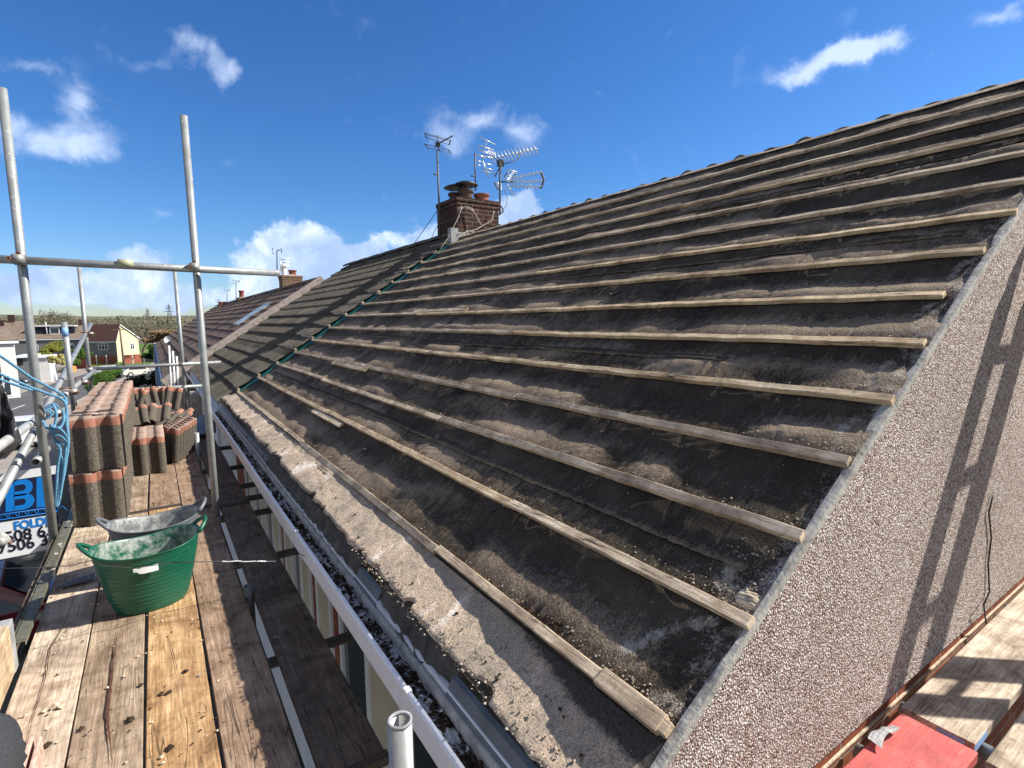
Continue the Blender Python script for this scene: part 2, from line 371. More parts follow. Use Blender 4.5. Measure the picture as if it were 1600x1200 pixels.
M['mortar'] = mortar(); M['lime'] = mortar('lime', (.40, .385, .35)); M['cream_mortar'] = mortar('cream_mortar', (.58, .49, .37))
M['strip'] = mortar('party_strip', (.34, .29, .26))
M['crumb'] = mortar('grit', (.36, .31, .25))
def bricks(name, c1, c2, mo, scale=1, rot=(R(90), 0, 0), dirt=.5):
    m, nt, b = newmat(name, .88, .15); v = coords(nt, 'Object', (1, 1, 1), rot)
    bt = nt.nodes.new('ShaderNodeTexBrick'); L(nt, v, bt.inputs['Vector'])
    bt.inputs['Color1'].default_value = (*c1, 1); bt.inputs['Color2'].default_value = (*c2, 1); bt.inputs['Mortar'].default_value = (*mo, 1)
    bt.inputs['Scale'].default_value = 1; bt.inputs['Brick Width'].default_value = .225*scale; bt.inputs['Row Height'].default_value = .075*scale
    bt.inputs['Mortar Size'].default_value = .006*scale; bt.inputs['Mortar Smooth'].default_value = .3; bt.inputs['Bias'].default_value = -.1
    n = noise(nt, v, 6, 6, .7); col = mix(nt, 1, bt.outputs['Color'], ramp(nt, n, [(.3, 1-dirt), (.7, 1.15)]), 'MULTIPLY')
    L(nt, col, b.inputs['Base Color']); bump(nt, b, mth(nt, 'ADD', mth(nt, 'MULTIPLY', bt.outputs['Fac'], -1.), mth(nt, 'MULTIPLY', noise(nt, v, 40), .5)), .7, .008); return m
M['brick_y'] = bricks('brick_wall', (.30, .095, .05), (.22, .07, .045), (.32, .27, .22))
M['brick_x'] = bricks('brick_pier', (.30, .095, .05), (.24, .07, .04), (.30, .25, .2), rot=(R(90), 0, R(90)))
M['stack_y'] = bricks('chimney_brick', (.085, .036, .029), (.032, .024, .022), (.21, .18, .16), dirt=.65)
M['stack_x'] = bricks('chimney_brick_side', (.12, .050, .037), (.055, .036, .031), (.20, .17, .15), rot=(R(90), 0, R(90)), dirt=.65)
M['far_brick'] = bricks('far_brick', (.26, .16, .10), (.17, .11, .075), (.3, .26, .2), dirt=.4)
def conctile(name='concrete_tile', c=(.105, .095, .080)):
    m, nt, b = newmat(name, .9, .15); v = coords(nt); n = noise(nt, v, 3, 7, .7); n2 = noise(nt, v, 38, 4, .7); vo = N(nt, 'ShaderNodeTexVoronoi', Scale=3.1); L(nt, v, vo.inputs['Vector'])
    col = ramp(nt, n, [(.3, tuple(x*.55 for x in c)), (.55, c), (.75, tuple(x*1.5 for x in c))])
    col = mix(nt, .5, col, mix(nt, 1, col, ramp(nt, vo.outputs['Distance'], [(.1, .6), (.6, 1.2)]), 'MULTIPLY'))
    col = mix(nt, ramp(nt, n2, [(.6, 0.), (.72, .8)]), col, (.20, .20, .155))
    L(nt, col, b.inputs['Base Color']); bump(nt, b, n2, .6, .006); return m
M['conc'] = conctile(); M['conc2'] = conctile('far_tile', (.17, .125, .10)); M['ridge'] = conctile('ridge_tile', (.17, .15, .11))
def looseTile():
    m, nt, b = newmat('loose_tile', .9, .15); v = coords(nt); at_ = N(nt, 'ShaderNodeAttribute', attribute_name='zone'); oi = nt.nodes.new('ShaderNodeObjectInfo')
    cbx = nt.nodes.new('ShaderNodeVectorMath'); cbx.operation = 'ADD'; L(nt, v, cbx.inputs[0]); cc = nt.nodes.new('ShaderNodeCombineXYZ')
    L(nt, mth(nt, 'MULTIPLY', oi.outputs['Random'], 50), cc.inputs[0]); L(nt, cc.outputs[0], cbx.inputs[1]); v = cbx.outputs[0]
    n = noise(nt, v, 9, 6, .7); n2 = noise(nt, v, 90, 4, .7); z = mth(nt, 'ADD', at_.outputs['Fac'], mth(nt, 'MULTIPLY', mth(nt, 'SUBTRACT', n, .5), .5))
    wea = ramp(nt, n2, [(.34, (.05, .043, .036)), (.55, (.115, .10, .08)), (.72, (.22, .20, .165))])
    ora = ramp(nt, n, [(.3, (.22, .10, .07)), (.6, (.31, .145, .10)), (.75, (.28, .20, .155))])
    top = ramp(nt, n, [(.3, (.25, .17, .135)), (.6, (.37, .285, .24)), (.8, (.48, .40, .34))])
    col = mix(nt, ramp(nt, z, [(.38, 0.), (.42, 1.)]), wea, ora); col = mix(nt, ramp(nt, z, [(.88, 0.), (.9, 1.)]), col, top)
    L(nt, col, b.inputs['Base Color']); bump(nt, b, n2, .6, .004); return m
M['ltile'] = looseTile()
M['upvc'] = plain('white_plastic', (.72, .74, .76), .35, .5, .06, 5)
def gutm():
    m, nt, b = newmat('gutter_plastic', .35, .5); v = coords(nt); n = noise(nt, v, 14, 6, .7)
    L(nt, ramp(nt, n, [(.3, (.66, .68, .72)), (.62, (.76, .78, .80)), (.72, (.45, .42, .36))]), b.inputs['Base Color']); return m
M['gutter'] = gutm()
M['slate_plastic'] = plain('grey_plastic', (.10, .115, .13), .5, .4, .3, 10)
def gdirt():
    m, nt, b = newmat('gutter_lime_dirt', .95, .1); v = coords(nt); n = noise(nt, v, 9, 6, .7); n2 = noise(nt, v, 70, 4, .7)
    w = ramp(nt, mth(nt, 'ADD', mth(nt, 'MULTIPLY', n, .7), mth(nt, 'MULTIPLY', n2, .25)), [(.46, 0.), (.54, 1.)])
    w = ramp(nt, mth(nt, 'ADD', mth(nt, 'MULTIPLY', n, .8), mth(nt, 'MULTIPLY', n2, .25)), [(.50, 0.), (.56, 1.)])
    L(nt, mix(nt, w, ramp(nt, n2, [(.3, (.02, .015, .01)), (.7, (.07, .05, .035))]), (.55, .56, .58)), b.inputs['Base Color']); bump(nt, b, n2, 1, .012); return m
M['gdirt'] = gdirt()
M['soil'] = plain('gutter_dirt', (.045, .032, .022), .95, .1, .6, 30, bmp=.01)
M['white_chip'] = plain('white_chips', (.55, .56, .58), .8, .2, .2)
M['curtain'] = plain('cream_panel', (.50, .43, .33), .8, .2, .12, 4)
M['render'] = plain('white_render', (.58, .57, .55), .8, .2, .08, 3)
M['cream'] = plain('cream_render', (.58, .48, .31), .8, .2, .06, 2)
M['greywall'] = plain('grey_wall', (.16, .165, .17), .85, .2, .15, 2)
M['black'] = plain('black_plastic', (.012, .012, .013), .5, .4)
M['redtile'] = plain('red_roof_tiles', (.16, .085, .07), .85, .2, .2, 6)
M['browntile'] = plain('brown_roof_tiles', (.17, .135, .105), .9, .2, .3, 1.5)
M['torn'] = plain('torn_dark_felt', (.085, .08, .07), .9, .1, .5, 14, bmp=.004)
M['terra'] = plain('terracotta', (.19, .07, .05), .8, .3, .3, 9, bmp=.003)
M['pot_dark'] = plain('dark_pot', (.075, .05, .04), .85, .2, .4, 9)
M['cowl'] = plain('cowl_metal', (.02, .02, .022), .5, .5)
M['lead'] = plain('lead', (.27, .275, .28), .6, .4, .4, 12)
M['alu'] = plain('aluminium', (.72, .73, .72), .3, .5, .1, 10, metal=.6)
M['mast'] = plain('mast', (.10, .10, .10), .6, .4, .5, 30, metal=.3)
M['wirem'] = plain('wire', (.03, .028, .026), .5, .4)
M['cable'] = plain('pale_cable', (.36, .32, .28), .6, .3)
M['green_mem'] = plain('green_membrane', (.012, .09, .06), .45, .4, .3, 5)
M['rope'] = plain('blue_rope', (.10, .25, .38), .7, .3, .35, 60)
M['black_sheet'] = plain('black_sheet', (.04, .042, .046), .36, .7, .3, 6)
M['fleece'] = plain('dark_fleece', (.045, .048, .052), .95, .1, .35, 220, bmp=.004)
def glassm(name='window_glass', c=(.03, .04, .05)):
    m, nt, b = newmat(name, .06, .6); b.inputs['Base Color'].default_value = (*c, 1); return m
M['glass'] = glassm()
M['asphalt'] = plain('asphalt', (.085, .085, .09), .9, .2, .2, .5); M['pave'] = plain('pavement', (.26, .235, .21), .9, .2, .15, .7)
M['paint'] = plain('road_paint', (.55, .55, .53), .8, .2, .15)
M['grass'] = plain('grass_field', (.085, .15, .03), .95, .1, .3, .05); M['dirtg'] = plain('yard_ground', (.12, .11, .085), .95, .1, .35, .2)
M['woods'] = plain('wooded_hill', (.13, .13, .085), .95, .1, .35, .03)
# ================================================================== OUR HOUSE
PITCH = R(33.8); CP, SP = math.cos(PITCH), math.sin(PITCH)
RP = np.array([.979, 0, -1.009])
S_R = 4.46                      # slope distance from the lowest batten to the ridge
Y0, Y1 = .765, 8.6              # gable face, party wall
GAB_Y = .79
def roofp(s, y, h=0): return Vector((RP[0]+s*CP-h*SP, y, RP[2]+s*SP+h*CP))
SB = [0, .345, .655, .975, 1.286, 1.61, 1.93, 2.26, 2.58, 2.89, 3.21, 3.52, 3.84, 4.14]
house = empty('terraced_house', (4.6, 4.7, -6.2)); HL = Vector(house.location)
tag(house, 'house in the middle with stripped roof, bare battens over dark felt and pebbledash gable', 'house')
def hb(mb, name, mat, parent=None, bevel=0):
    o = mb.build(name, mat, None, bevel, loc=HL if parent is None else HL)
    if parent is None: o.parent = house; o.location = (0, 0, 0)
    else: o.parent = parent; o.location = (0, 0, 0)
    return o
# ---- felt height field
def dent(Y): return sst(.7, 2.4, Y)
def felt_h(s, Y):
    h = np.zeros_like(s); dust_lit = np.zeros_like(s)
    ss = s+.018*(fbm(Y*1.1, s*0+3)-.5)
    raf = np.abs(((Y-.95)/.405+.5) % 1-.5)*2
    for i, sb in enumerate(SB):
        up = SB[i+1] if i+1 < len(SB) else S_R
        t = (ss-sb)/(up-sb); inside = (t > 0) & (t <= 1)
        wob = fbm(Y*1.3+i*13.7, s*.0+i*7.1, 3)
        amp = (.008+.010*wob)*(.45+.55*raf**.7)
        prof = -np.sin(np.pi*np.clip(t, 0, 1)**.75)*amp
        # pillow of slack felt and grit just above each batten
        lob = fbm(Y*2.3+i*5.3, s*0+i*3.7, 2)
        A = np.clip((lob-.40)*3.4, 0, 1)*(.009+.015*vn(Y*.9+i, s*0+i*2.))*(1-.5*(1-sst(1.5, 3.5, Y))*(i < 2)) + .004
        ctr = .045+.055*vn(Y*3.1+i*9, s*0+5.5+i)
        wd = .050+.055*vn(Y*2.7+i*4, s*0+9.5+i)
        x = (ss-sb-ctr)/wd
        pil = np.exp(-x*x)*A
        # large folded swags in some bays
        L2 = np.clip((fbm(Y*.8+i*3.3, s*0+i*1.9+40, 2)-.52)*5, 0, 1)
        c2 = (.5+.28*(vn(Y*1.7+i*2, s*0+i)-.5)*2)*(up-sb)
        x2 = (ss-sb-c2)/.05; fold = np.exp(-np.abs(x2)**1.7)*L2*.013
        g = np.where(inside, 1., 0.)
        h += (prof+pil+fold)*g
        dust_lit += g*(np.clip(A/.016, 0, 1.3)*np.exp(-((ss-sb-ctr-.02)/(wd*1.25))**2)*1.25+.75*L2*np.exp(-((x2-.3)/1.3)**2))  # dust on the pillows, with their sunlit look put into the colour
    # the strip below the lowest batten bends up over the fascia
    kick0 = -.165+.165*dent(Y)+.045*(fbm(Y*2.2, s*0+2)-.5)
    d = np.clip(kick0-s, 0, 1)
    lim = np.minimum(d, .22)
    h += lim*.29+np.where(s < 0, .010*(fbm(Y*5, s*9, 4)-.5)*sst(0, .05, d)*.8+.004*(fbm(Y*26, s*30, 3)-.5)*sst(0, .05, d), 0)
    # fine wrinkles
    h += .0035*(fbm(Y*6, s*14, 3)-.5)
    pl = np.clip(fbm(Y*3.1, s*3+8, 2)-.52, 0, .2)*5
    h += .0008*pl*np.sin((s*.9+Y*.35)*150+6*vn(Y*4, s*4))
    for i in range(len(SB)):
        c_ = SB[i]+.19+.05*math.sin(i*2.1); mk = np.clip((fbm(Y*2.6+i*8.3, s*0+i*5.5, 2)-.56)*9, 0, 1)*np.exp(-((s-c_)/.055)**2)
        h += .0028*mk*np.sin((s+.06*Y+.012*vn(Y*8, s*6))*2*math.pi/.024)
    h += .0020*(fbm(Y*22, s*30, 3)-.5)+.003*np.exp(-((1-raf)/.05)**2)*(.4+fbm(Y*2, s*2.2, 2))-.0035*np.exp(-((fbm(Y*5.5, s*1.3+7, 3)-.5)/.018)**2)
    # laps of the felt sheets
    for sl_, yo in ((.49, 0), (1.44, .3), (2.42, .2), (3.36, .5)):
        e = sl_+.012*(fbm(Y*2+yo*9, s*0+1, 2)-.5)+.0*Y
    far = sst(4.5, 8, Y)*sst(.5, 3.5, s)
    dust_lit = dust_lit*.72+.62*sst(1.6, 6, Y+s*.4)*fbm(Y*3, s*5)+.24*fbm(Y*1.1, s*1.7)*(.15+.85*sst(.9, 3.2, Y+.25*s))
    return h*1.0, dust_lit
ys = []; y = Y0
while y < Y1+.2:
    ys.append(y); y += .0085 if y < 2.2 else (.012 if y < 3.6 else (.02 if y < 5.5 else .03))
ys.append(Y1+.22); ys = np.array(ys)
# main field: from the lowest batten zone up to the ridge
ss_ = np.concatenate([np.arange(-.03, 1.4, .0085), np.arange(1.4, 2.7, .0105), np.arange(2.7, S_R+.02, .015)])
def felt_mesh(sarr, yarr, name, mat, extra=None):
    S, Yg = np.meshgrid(sarr, yarr, indexing='ij')
    h, du = felt_h(S, Yg)
    if extra is not None: S, h = extra(S, Yg, h)
    X = RP[0]+S*CP-h*SP; Z = RP[2]+S*SP+h*CP
    P = np.stack([X, Yg, Z], -1)-np.array(HL)
    nS, nY = S.shape; idx = np.arange(nS*nY).reshape(nS, nY)
    f = np.stack([idx[:-1, 1:], idx[:-1, :-1], idx[1:, :-1], idx[1:, 1:]], -1).reshape(-1, 4)
    me = bpy.data.meshes.new(name); me.vertices.add(nS*nY); me.vertices.foreach_set('co', P.reshape(-1).astype(np.float32))
    me.loops.add(f.size); me.loops.foreach_set('vertex_index', f.reshape(-1).astype(np.int32))
    me.polygons.add(len(f)); me.polygons.foreach_set('loop_start', np.arange(0, f.size, 4, dtype=np.int32)); me.polygons.foreach_set('loop_total', np.full(len(f), 4, np.int32))
    me.update(calc_edges=True); me.polygons.foreach_set('use_smooth', np.ones(len(f), bool))
    a = me.attributes.new('dust_lit', 'FLOAT', 'POINT'); a.data.foreach_set('value', du.reshape(-1).astype(np.float32))
    yy_ = Yg; kk = (-.165+.165*dent(Yg)+.09)-S; a3 = me.attributes.new('grit', 'FLOAT', 'POINT'); a3.data.foreach_set('value', np.clip(kk/.07+.8*(fbm(Yg*6, S*12+3, 3)-.5), 0, 1).reshape(-1).astype(np.float32))  # mask follows the shadow edge: painted shade above, grit below
    l_ = np.clip(1-(Yg-Y0)/(.10+.10*fbm(S*2.3, S*0+4, 3)), 0, 1)*(.35+.75*fbm(S*1.9, Yg*3, 3))
    for (sa, ya, sb_, yb, wd_, am) in ((.10, 1.02, .30, .86, .028, 1.1), (.02, .86, .05, .82, .055, .9), (.36, .80, .50, .90, .05, .9), (.98, .8, 1.2, .84, .03, .8), (1.3, .82, 1.5, .86, .03, .7), (1.66, .81, 1.9, .85, .03, .8), (2.0, .8, 2.2, .83, .03, .8), (-.28, .90, -.2, 1.02, .05, 1.1)):
        vx, vy = sb_-sa, yb-ya; t_ = np.clip(((S-sa)*vx+(Yg-ya)*vy)/(vx*vx+vy*vy), 0, 1); dd = np.hypot(S-sa-vx*t_, Yg-ya-vy*t_-.03*np.sin(t_*3.1)); l_ = np.maximum(l_, am*np.exp(-(dd/wd_)**2))
    a2 = me.attributes.new('lime', 'FLOAT', 'POINT'); a2.data.foreach_set('value', l_.reshape(-1).astype(np.float32))
    me.materials.append(mat); o = bpy.data.objects.new(name, me); COL.objects.link(o); o.parent = house
    if me.polygons[0].normal.z < 0: me.flip_normals()
    return o
felt_mesh(ss_, ys, 'roofing_felt', M['felt'])
# eaves strip with a ragged lower edge
def ragged(S, Yg, h):
    low = -.285+.05*dent(Yg)+.05*(fbm(Yg*4, Yg*0+6, 4)-.5)+.035*np.clip(fbm(Yg*14, Yg*0+2, 2)-.55, 0, 1)*3
    t = (S+.30)/.27
    S2 = low+(-.03-low)*t
    h2, _ = felt_h(S2, Yg)
    drop = np.clip(.012-t*.27, 0, .012)*fbm(Yg*9, Yg*0, 2)*1.6
    return S2, h2+.003-drop*.8
felt_mesh(np.linspace(-.30, -.03, 34), ys, 'eaves_felt', M['eave_felt'], ragged)
# ---- battens: each length of timber its own part
def batten(s, ya, yb, w=.036, t=.023, mat='batten', seed=0, off=0.):
    n = max(6, int((yb-ya)/.09)); vs = []; r = random.Random(seed)
    tw = r.uniform(-.12, .12)
    for i in range(n+1):
        y = ya+(yb-ya)*i/n
        fy = float(fbm(np.array([y*.9+seed*3.1]), np.array([seed*.7]), 3)[0])-.5
        raf = .004*math.cos((y-.95)/.405*2*math.pi)
        sc = s+off+.02*fy*.4*min(1, (y-Y0+.3)); hh = .004+.005*fy+raf*.5
        e = .0025*(r.random()-.5)
        for a, b in ((-.5, 0), (.5, 0), (.5, 1), (-.5, 1)):
            q = a*(w+e); vs.append(roofp(sc+q, y, hh+b*t+q*tw)-HL)
    fs = [(0, 1, 2, 3), (n*4+3, n*4+2, n*4+1, n*4)]
    for i in range(n):
        for k in range(4):
            k2 = (k+1) % 4; fs.append((i*4+k, (i+1)*4+k, (i+1)*4+k2, i*4+k2))
    m = MB(); m.add(vs, fs)
    o = m.build('batten', M[mat], house); fixnormals(o)
    md = o.modifiers.new('bevel', 'BEVEL'); md.width = .0025; md.segments = 1; md.limit_method = 'ANGLE'
    o['group'] = 'roof battens'
    return o
joints = {0: [2.05, 4.6], 1: [1.9, 4.9], 2: [3.1, 6.0], 3: [2.6, 5.2], 4: [3.9], 5: [3.4, 6.1], 6: [2.9, 5.8], 7: [3.6], 8: [4.2, 6.6], 9: [3.0, 6.0], 10: [4.8], 11: [3.7, 6.3], 12: [4.4], 13: [3.3, 5.9]}
ends = [.80, .775, .785, .79, .78, .795, .835, .80, .775, .80, .79, .79, .79, .79]
for i, sb in enumerate(SB):
    c = [ends[i]-.02]+joints[i]+[Y1+.06-.1*rng.random()]
    for j in range(len(c)-1):
        new = (i in (4, 5, 6, 7, 8) and j == 0)
        batten(sb, c[j]+(.002 if j else 0), c[j+1]-.002, seed=i*7+j+1, mat='batten_new' if new or rng.random() < .12 else 'batten', off=0 if j == 0 else rng.uniform(-.012, .012))
# doubled-up short pieces and an end scrap
for (i, ya, yb, o_) in ((0, 3.55, 4.75, -.05), (1, 4.3, 5.2, -.055), (3, 5.2, 6.4, -.05), (0, .80, 1.02, .0), (6, 4.7, 6.0, .045)):
    batten(SB[i], ya, yb, w=.05 if o_ else .052, t=.02 if o_ else .027, seed=90+i, off=o_, mat='batten' if i != 3 else 'batten_new')
# ---- verge mortar
def verge():
    m = MB(); n = 420; rows = []
    sv = np.linspace(-.30, S_R, n)
    w1 = .001+.019*fbm(sv*2.6, sv*0+1, 4); w1 += .04*np.clip(fbm(sv*1.4, sv*0+9, 3)-.60, 0, 1)*3
    hh = .001+.010*fbm(sv*14, sv*0+3, 4)
    for i in range(n):
        s = sv[i]; k = max(0, min(.22, -.165-s))*.29
        rows.append([roofp(s, Y0-.008+.006*hh[i], -.026+k)-HL, roofp(s, Y0-.010, hh[i]*.6+k)-HL, roofp(s, Y0+.004, hh[i]+k)-HL, roofp(s, Y0+float(w1[i]), hh[i]*.8+k)-HL, roofp(s, Y0+float(w1[i])+.012, -.012+k)-HL])
    m.grid(rows, False); o = m.build('verge_mortar', M['lime'], house); return fixnormals(o)
verge()
# mortar smears lying on the felt at the verge
m = MB(); r = random.Random(5)
def smear(m, s0, y0, L_, w, ang, th=.012):
    n, q = 18, 7; rows = []
    for i in range(n):
        t = i/(n-1); row = []
        for j in range(q):
            u = j/(q-1)-.5; e = math.sin(math.pi*t)**.5*math.cos(math.pi*u)**.6 if abs(u) < .5 else 0
            ww = w*(.6+.7*float(vn(np.array([t*6+s0*9]), np.array([s0]))[0]))
            a = t*L_; b = u*ww
            s = s0+a*math.cos(ang)-b*math.sin(ang); y = y0+a*math.sin(ang)+b*math.cos(ang)
            hb_ = float(felt_h(np.array([[s]]), np.array([[y]]))[0][0, 0])
            row.append(roofp(s, y, hb_-.003+th*e*(.6+.8*r.random()))-HL)
        rows.append(row)
    m.grid(rows)
for a in ((.385, .80, .06, .09, .2),):
    smear(m, *a)
fixnormals(m.build('mortar_lump', M['cream_mortar'], house))
# crumbs on the felt: nobody could count them
def crumbs(name, spec, mat, label, cat):
    m = MB(); r = random.Random(len(name))
    for (s0, s1, ya, yb, n, r0, r1) in spec:
        S = np.array([r.uniform(s0, s1) for _ in range(n)]); Yv = np.array([ya+(yb-ya)*r.random()**1.6 for _ in range(n)]); Hh = felt_h(S, Yv)[0]
        for s, y, h in zip(S, Yv, Hh):
            m.chunk(roofp(s, y, h+(.008 if s < -.03 else .002)), r.uniform(r0, r1)*(.5 if r.random() < .6 else 1), r, .7)
    o = m.build(name, mat); tag(o, label, cat, kind='stuff'); return o
spec = [(sb-.01+.04, sb+.075, .80, 1.25, 40, .002, .006) for sb in SB]+[(-.1, 4.3, .8, 3.0, 260, .0015, .004), (.36, .60, .78, .98, 200, .002, .007)]
spec += [(-.27, -.2, .8, 2.6, 420, .002, .007), (.02, .06, .8, 1.6, 90, .002, .006)]+[(sb+.025, sb+.05, .9, 7.5, 45, .003, .007) for sb in SB]
crumbs('mortar_crumbs', spec, M['crumb'], 'pale mortar crumbs and grit scattered over the bare roofing felt', 'debris')
spec = [(-.28, -.12, .85, 7.8, 260, .002, .008), (.03, .07, 1.25, 1.45, 34, .004, .012), (1.0, 1.04, 1.6, 2.6, 30, .003, .009)]
crumbs('leaf_debris', spec, M['soil'], 'dark moss and dirt clods along the eaves felt', 'debris')
# laps of the felt sheets: a lifted, frayed free edge
for s0_, ya_, yb_, sd in ((.49, .86, 8.3, 1), (1.44, 1.5, 4.9, 2), (1.47, 5.1, 8.2, 3), (2.44, .9, 8.3, 4), (3.36, .9, 8.2, 5)):
    yv = np.arange(ya_, yb_, .012); e_ = s0_+.022*(fbm(yv*1.3+sd*9, yv*0+1, 3)-.5); hh_ = .004+.022*np.clip(fbm(yv*3.3+sd, yv*0+4, 3)-.42, 0, 1)+.003*vn(yv*40, yv*0+sd); jag = .006*vn(yv*55, yv*0+sd)
    h0 = felt_h(e_, yv)[0]; h1 = felt_h(e_+.05, yv)[0]; m = MB(); rows = []
    for k in range(len(yv)): rows.append([roofp(e_[k]+.05, yv[k], h1[k]+.0005)-HL, roofp(e_[k]+.022, yv[k], h0[k]*.5+h1[k]*.5+.004+hh_[k]*.3)-HL, roofp(e_[k]-jag[k], yv[k], h0[k]+.002+hh_[k])-HL, roofp(e_[k]+.002-jag[k], yv[k], h0[k]-.002+hh_[k])-HL])
    m.grid(rows); o_ = m.build('felt_lap', M['felt'], house); a_ = o_.data.attributes.new('dust_lit', 'FLOAT', 'POINT'); a_.data.foreach_set('value', [x for _ in yv for x in (.2, .35, .9, .3)]); fixnormals(o_)
# curled scraps of torn felt
r = random.Random(77)
for (px, py, sz) in ((578, 700, .05), (680, 690, .06), (655, 640, .035), (775, 795, .035), (1065, 590, .06), (962, 458, .05), (870, 402, .05), (820, 478, .05), (540, 640, .03), (610, 520, .06), (650, 470, .07), (700, 430, .07), (760, 470, .06), (700, 505, .06), (1210, 470, .03), (930, 600, .03), (860, 890, .03)):
    d = ray(px, py); n_ = np.array([-SP, 0, CP]); q = d*(np.dot(RP, n_)/np.dot(d, n_)); s = float((q-RP) @ np.array([CP, 0, SP])); y = float(q[1])
    h = float(felt_h(np.array([[s]]), np.array([[y]]))[0][0, 0]); a = r.uniform(0, 3.1); m = MB(); rows = []
    for i in range(7):
        t = i/6-.5; row = []
        for j in range(4):
            u = (j/3-.5)*.5*(1-.6*abs(t)); ds = sz*(t*math.cos(a)-u*math.sin(a))*1.6; dy = sz*(t*math.sin(a)+u*math.cos(a))*1.6; row.append(roofp(s+ds, y+dy, h+.004+sz*.35*(t+.5)**2*(1+u)+.002*r.random())-HL)
        rows.append(row)
    m.grid(rows); fixnormals(m.build('torn_flap', M['torn'] if r.random() < .5 else M['eave_felt'], house))
# ---- gable wall: pebbledash over brick
gt = lambda x: (x-RP[0])*math.tan(PITCH)+RP[2]-.012
XR = roofp(S_R, 0).x; ZR = roofp(S_R, 0).z; XE = .74; XB = 2*XR-XE
m = MB(); poly = [(XE, Y0, -1.44), (XB, Y0, -1.44), (XB, Y0, gt(XE)), (XR, Y0, gt(XR)), (XE, Y0, gt(XE))]
m.prism([(a-HL.x, b-HL.y, c-HL.z) for a, b, c in poly], (0, .03, 0)); fixnormals(m.build('gable_render', M['pebble'], house))
m = MB(); m.box(Vector((.88, Y0+.022, -6.3))-HL, Vector((XB-.14, Y0+.25, -1.3))-HL); hb_ = m.build('brick_wall', M['brick_y'], house)
m = MB(); m.box(Vector((.88, Y0+.014, -1.519))-HL, Vector((XB-.14, Y0+.04, -1.512))-HL); m.build('mortar_line', M['cream_mortar'], house)
m = MB(); pts = [at(1553, 770, Y0-.008), at(1545, 800, Y0-.008), at(1549, 840, Y0-.008), at(1544, 880, Y0-.006), at(1546, 925, Y0-.01), at(1537, 945, Y0-.03), at(1541, 975, Y0-.02)]
m.tube([p-HL for p in pts], .0035, 8); m.build('black_cable', M['wirem'], house)
# front wall, below the gutter
m = MB(); m.box(Vector((.885, Y0+.03, -6.3))-HL, Vector((1.1, 8.62, -2.75))-HL); m.build('front_wall', M['render'], house)
for ya, yb in ((Y0+.03, 1.25), (3.35, 3.55), (3.95, 4.12), (5.1, 5.3), (7.6, 8.62)): m = MB(); m.box(Vector((.882, ya, -2.75))-HL, Vector((1.1, yb, -1.35))-HL); m.build('brick_pier', M['brick_x'], house)
m = MB(); m.box(Vector((.90, Y0+.03, -1.42))-HL, Vector((1.1, 8.62, -1.30))-HL); m.build('window_head', M['upvc'], house)
for ya, yb, k in ((1.25, 3.35, 4), (3.55, 3.95, 1), (4.12, 5.1, 3), (5.3, 7.6, 6)):
    m = MB(); z0, z1 = -2.75, -1.42; fw = .035
    m.box((.86-HL.x, ya-HL.y, z0-HL.z), (.90-HL.x, yb-HL.y, z0+.05-HL.z)); m.box((.86-HL.x, ya-HL.y, z1-.04-HL.z), (.90-HL.x, yb-HL.y, z1-HL.z))
    for i in range(k+1):
        yy = ya+(yb-ya-fw)*i/k; m.box((.862-HL.x, yy-HL.y, z0+.05-HL.z), (.898-HL.x, yy+fw-HL.y, z1-.04-HL.z))
        if 0 < i < k: m.box((.856-HL.x, yy-.03-HL.y, z0+.05-HL.z), (.89-HL.x, yy-.012-HL.y, z1-.04-HL.z))
    w_ = m.build('window', M['upvc'], house, .003)
    m = MB(); m.box((.884-HL.x, ya-HL.y, z0-HL.z), (.889-HL.x, yb-HL.y, z1-HL.z)); m.build('pane', M['glass'], w_)
    m = MB()
    for i in range(k):
        if i % 2 == 0:
            a = ya+(yb-ya)*i/k+.04; b = ya+(yb-ya)*(i+1)/k-.02; m.box((.874-HL.x, a-HL.y, z0+.05-HL.z), (.882-HL.x, b-HL.y, z1-.06-HL.z))
    m.build('panel', M['curtain'], w_)
# fascia, soffit
m = MB(); m.box(Vector((.708, Y0+.03, -1.36))-HL, Vector((.728, 8.62, -1.19))-HL); m.build('fascia', M['upvc'], house)
m = MB(); m.box(Vector((.728, Y0+.03, -1.36))-HL, Vector((.89, 8.62, -1.345))-HL); m.build('soffit', M['upvc'], house)
# gutter trough
def gutter_mesh():
    m = MB(); prof = [(.612, -1.222), (.606, -1.230), (.603, -1.312), (.612, -1.322), (.655, -1.326), (.690, -1.312), (.700, -1.262), (.700, -1.222), (.694, -1.222), (.694, -1.262), (.684, -1.300), (.655, -1.312), (.622, -1.308), (.612, -1.290), (.616, -1.230), (.622, -1.224), (.620, -1.217)]
    ysl = np.linspace(.70, 8.55, 60)
    rows = [[Vector((x, yy, z+.004*math.sin(yy*1.3)))-HL for x, z in prof+[prof[0]]] for yy in ysl]
    m.grid(rows, False); return m
g = fixnormals(gutter_mesh().build('gutter', M['gutter'], house))
m = MB(); rows = []; r = random.Random(9)
for yy in np.arange(.72, 8.5, .014):
    row = []
    for k in range(9):
        x = .620+.072*k/8; n_ = float(fbm(np.array([yy*14]), np.array([k*.9]), 3)[0]); big = float(fbm(np.array([yy*2.1]), np.array([3.3]), 2)[0])
        row.append(Vector((x, yy, -1.268+.052*(n_-.35)+.03*(big-.5)+.004*r.random()))-HL)
    rows.append(row)
m.grid(rows, False); m.build('gutter_dirt', M['gdirt'], g)
m = MB()
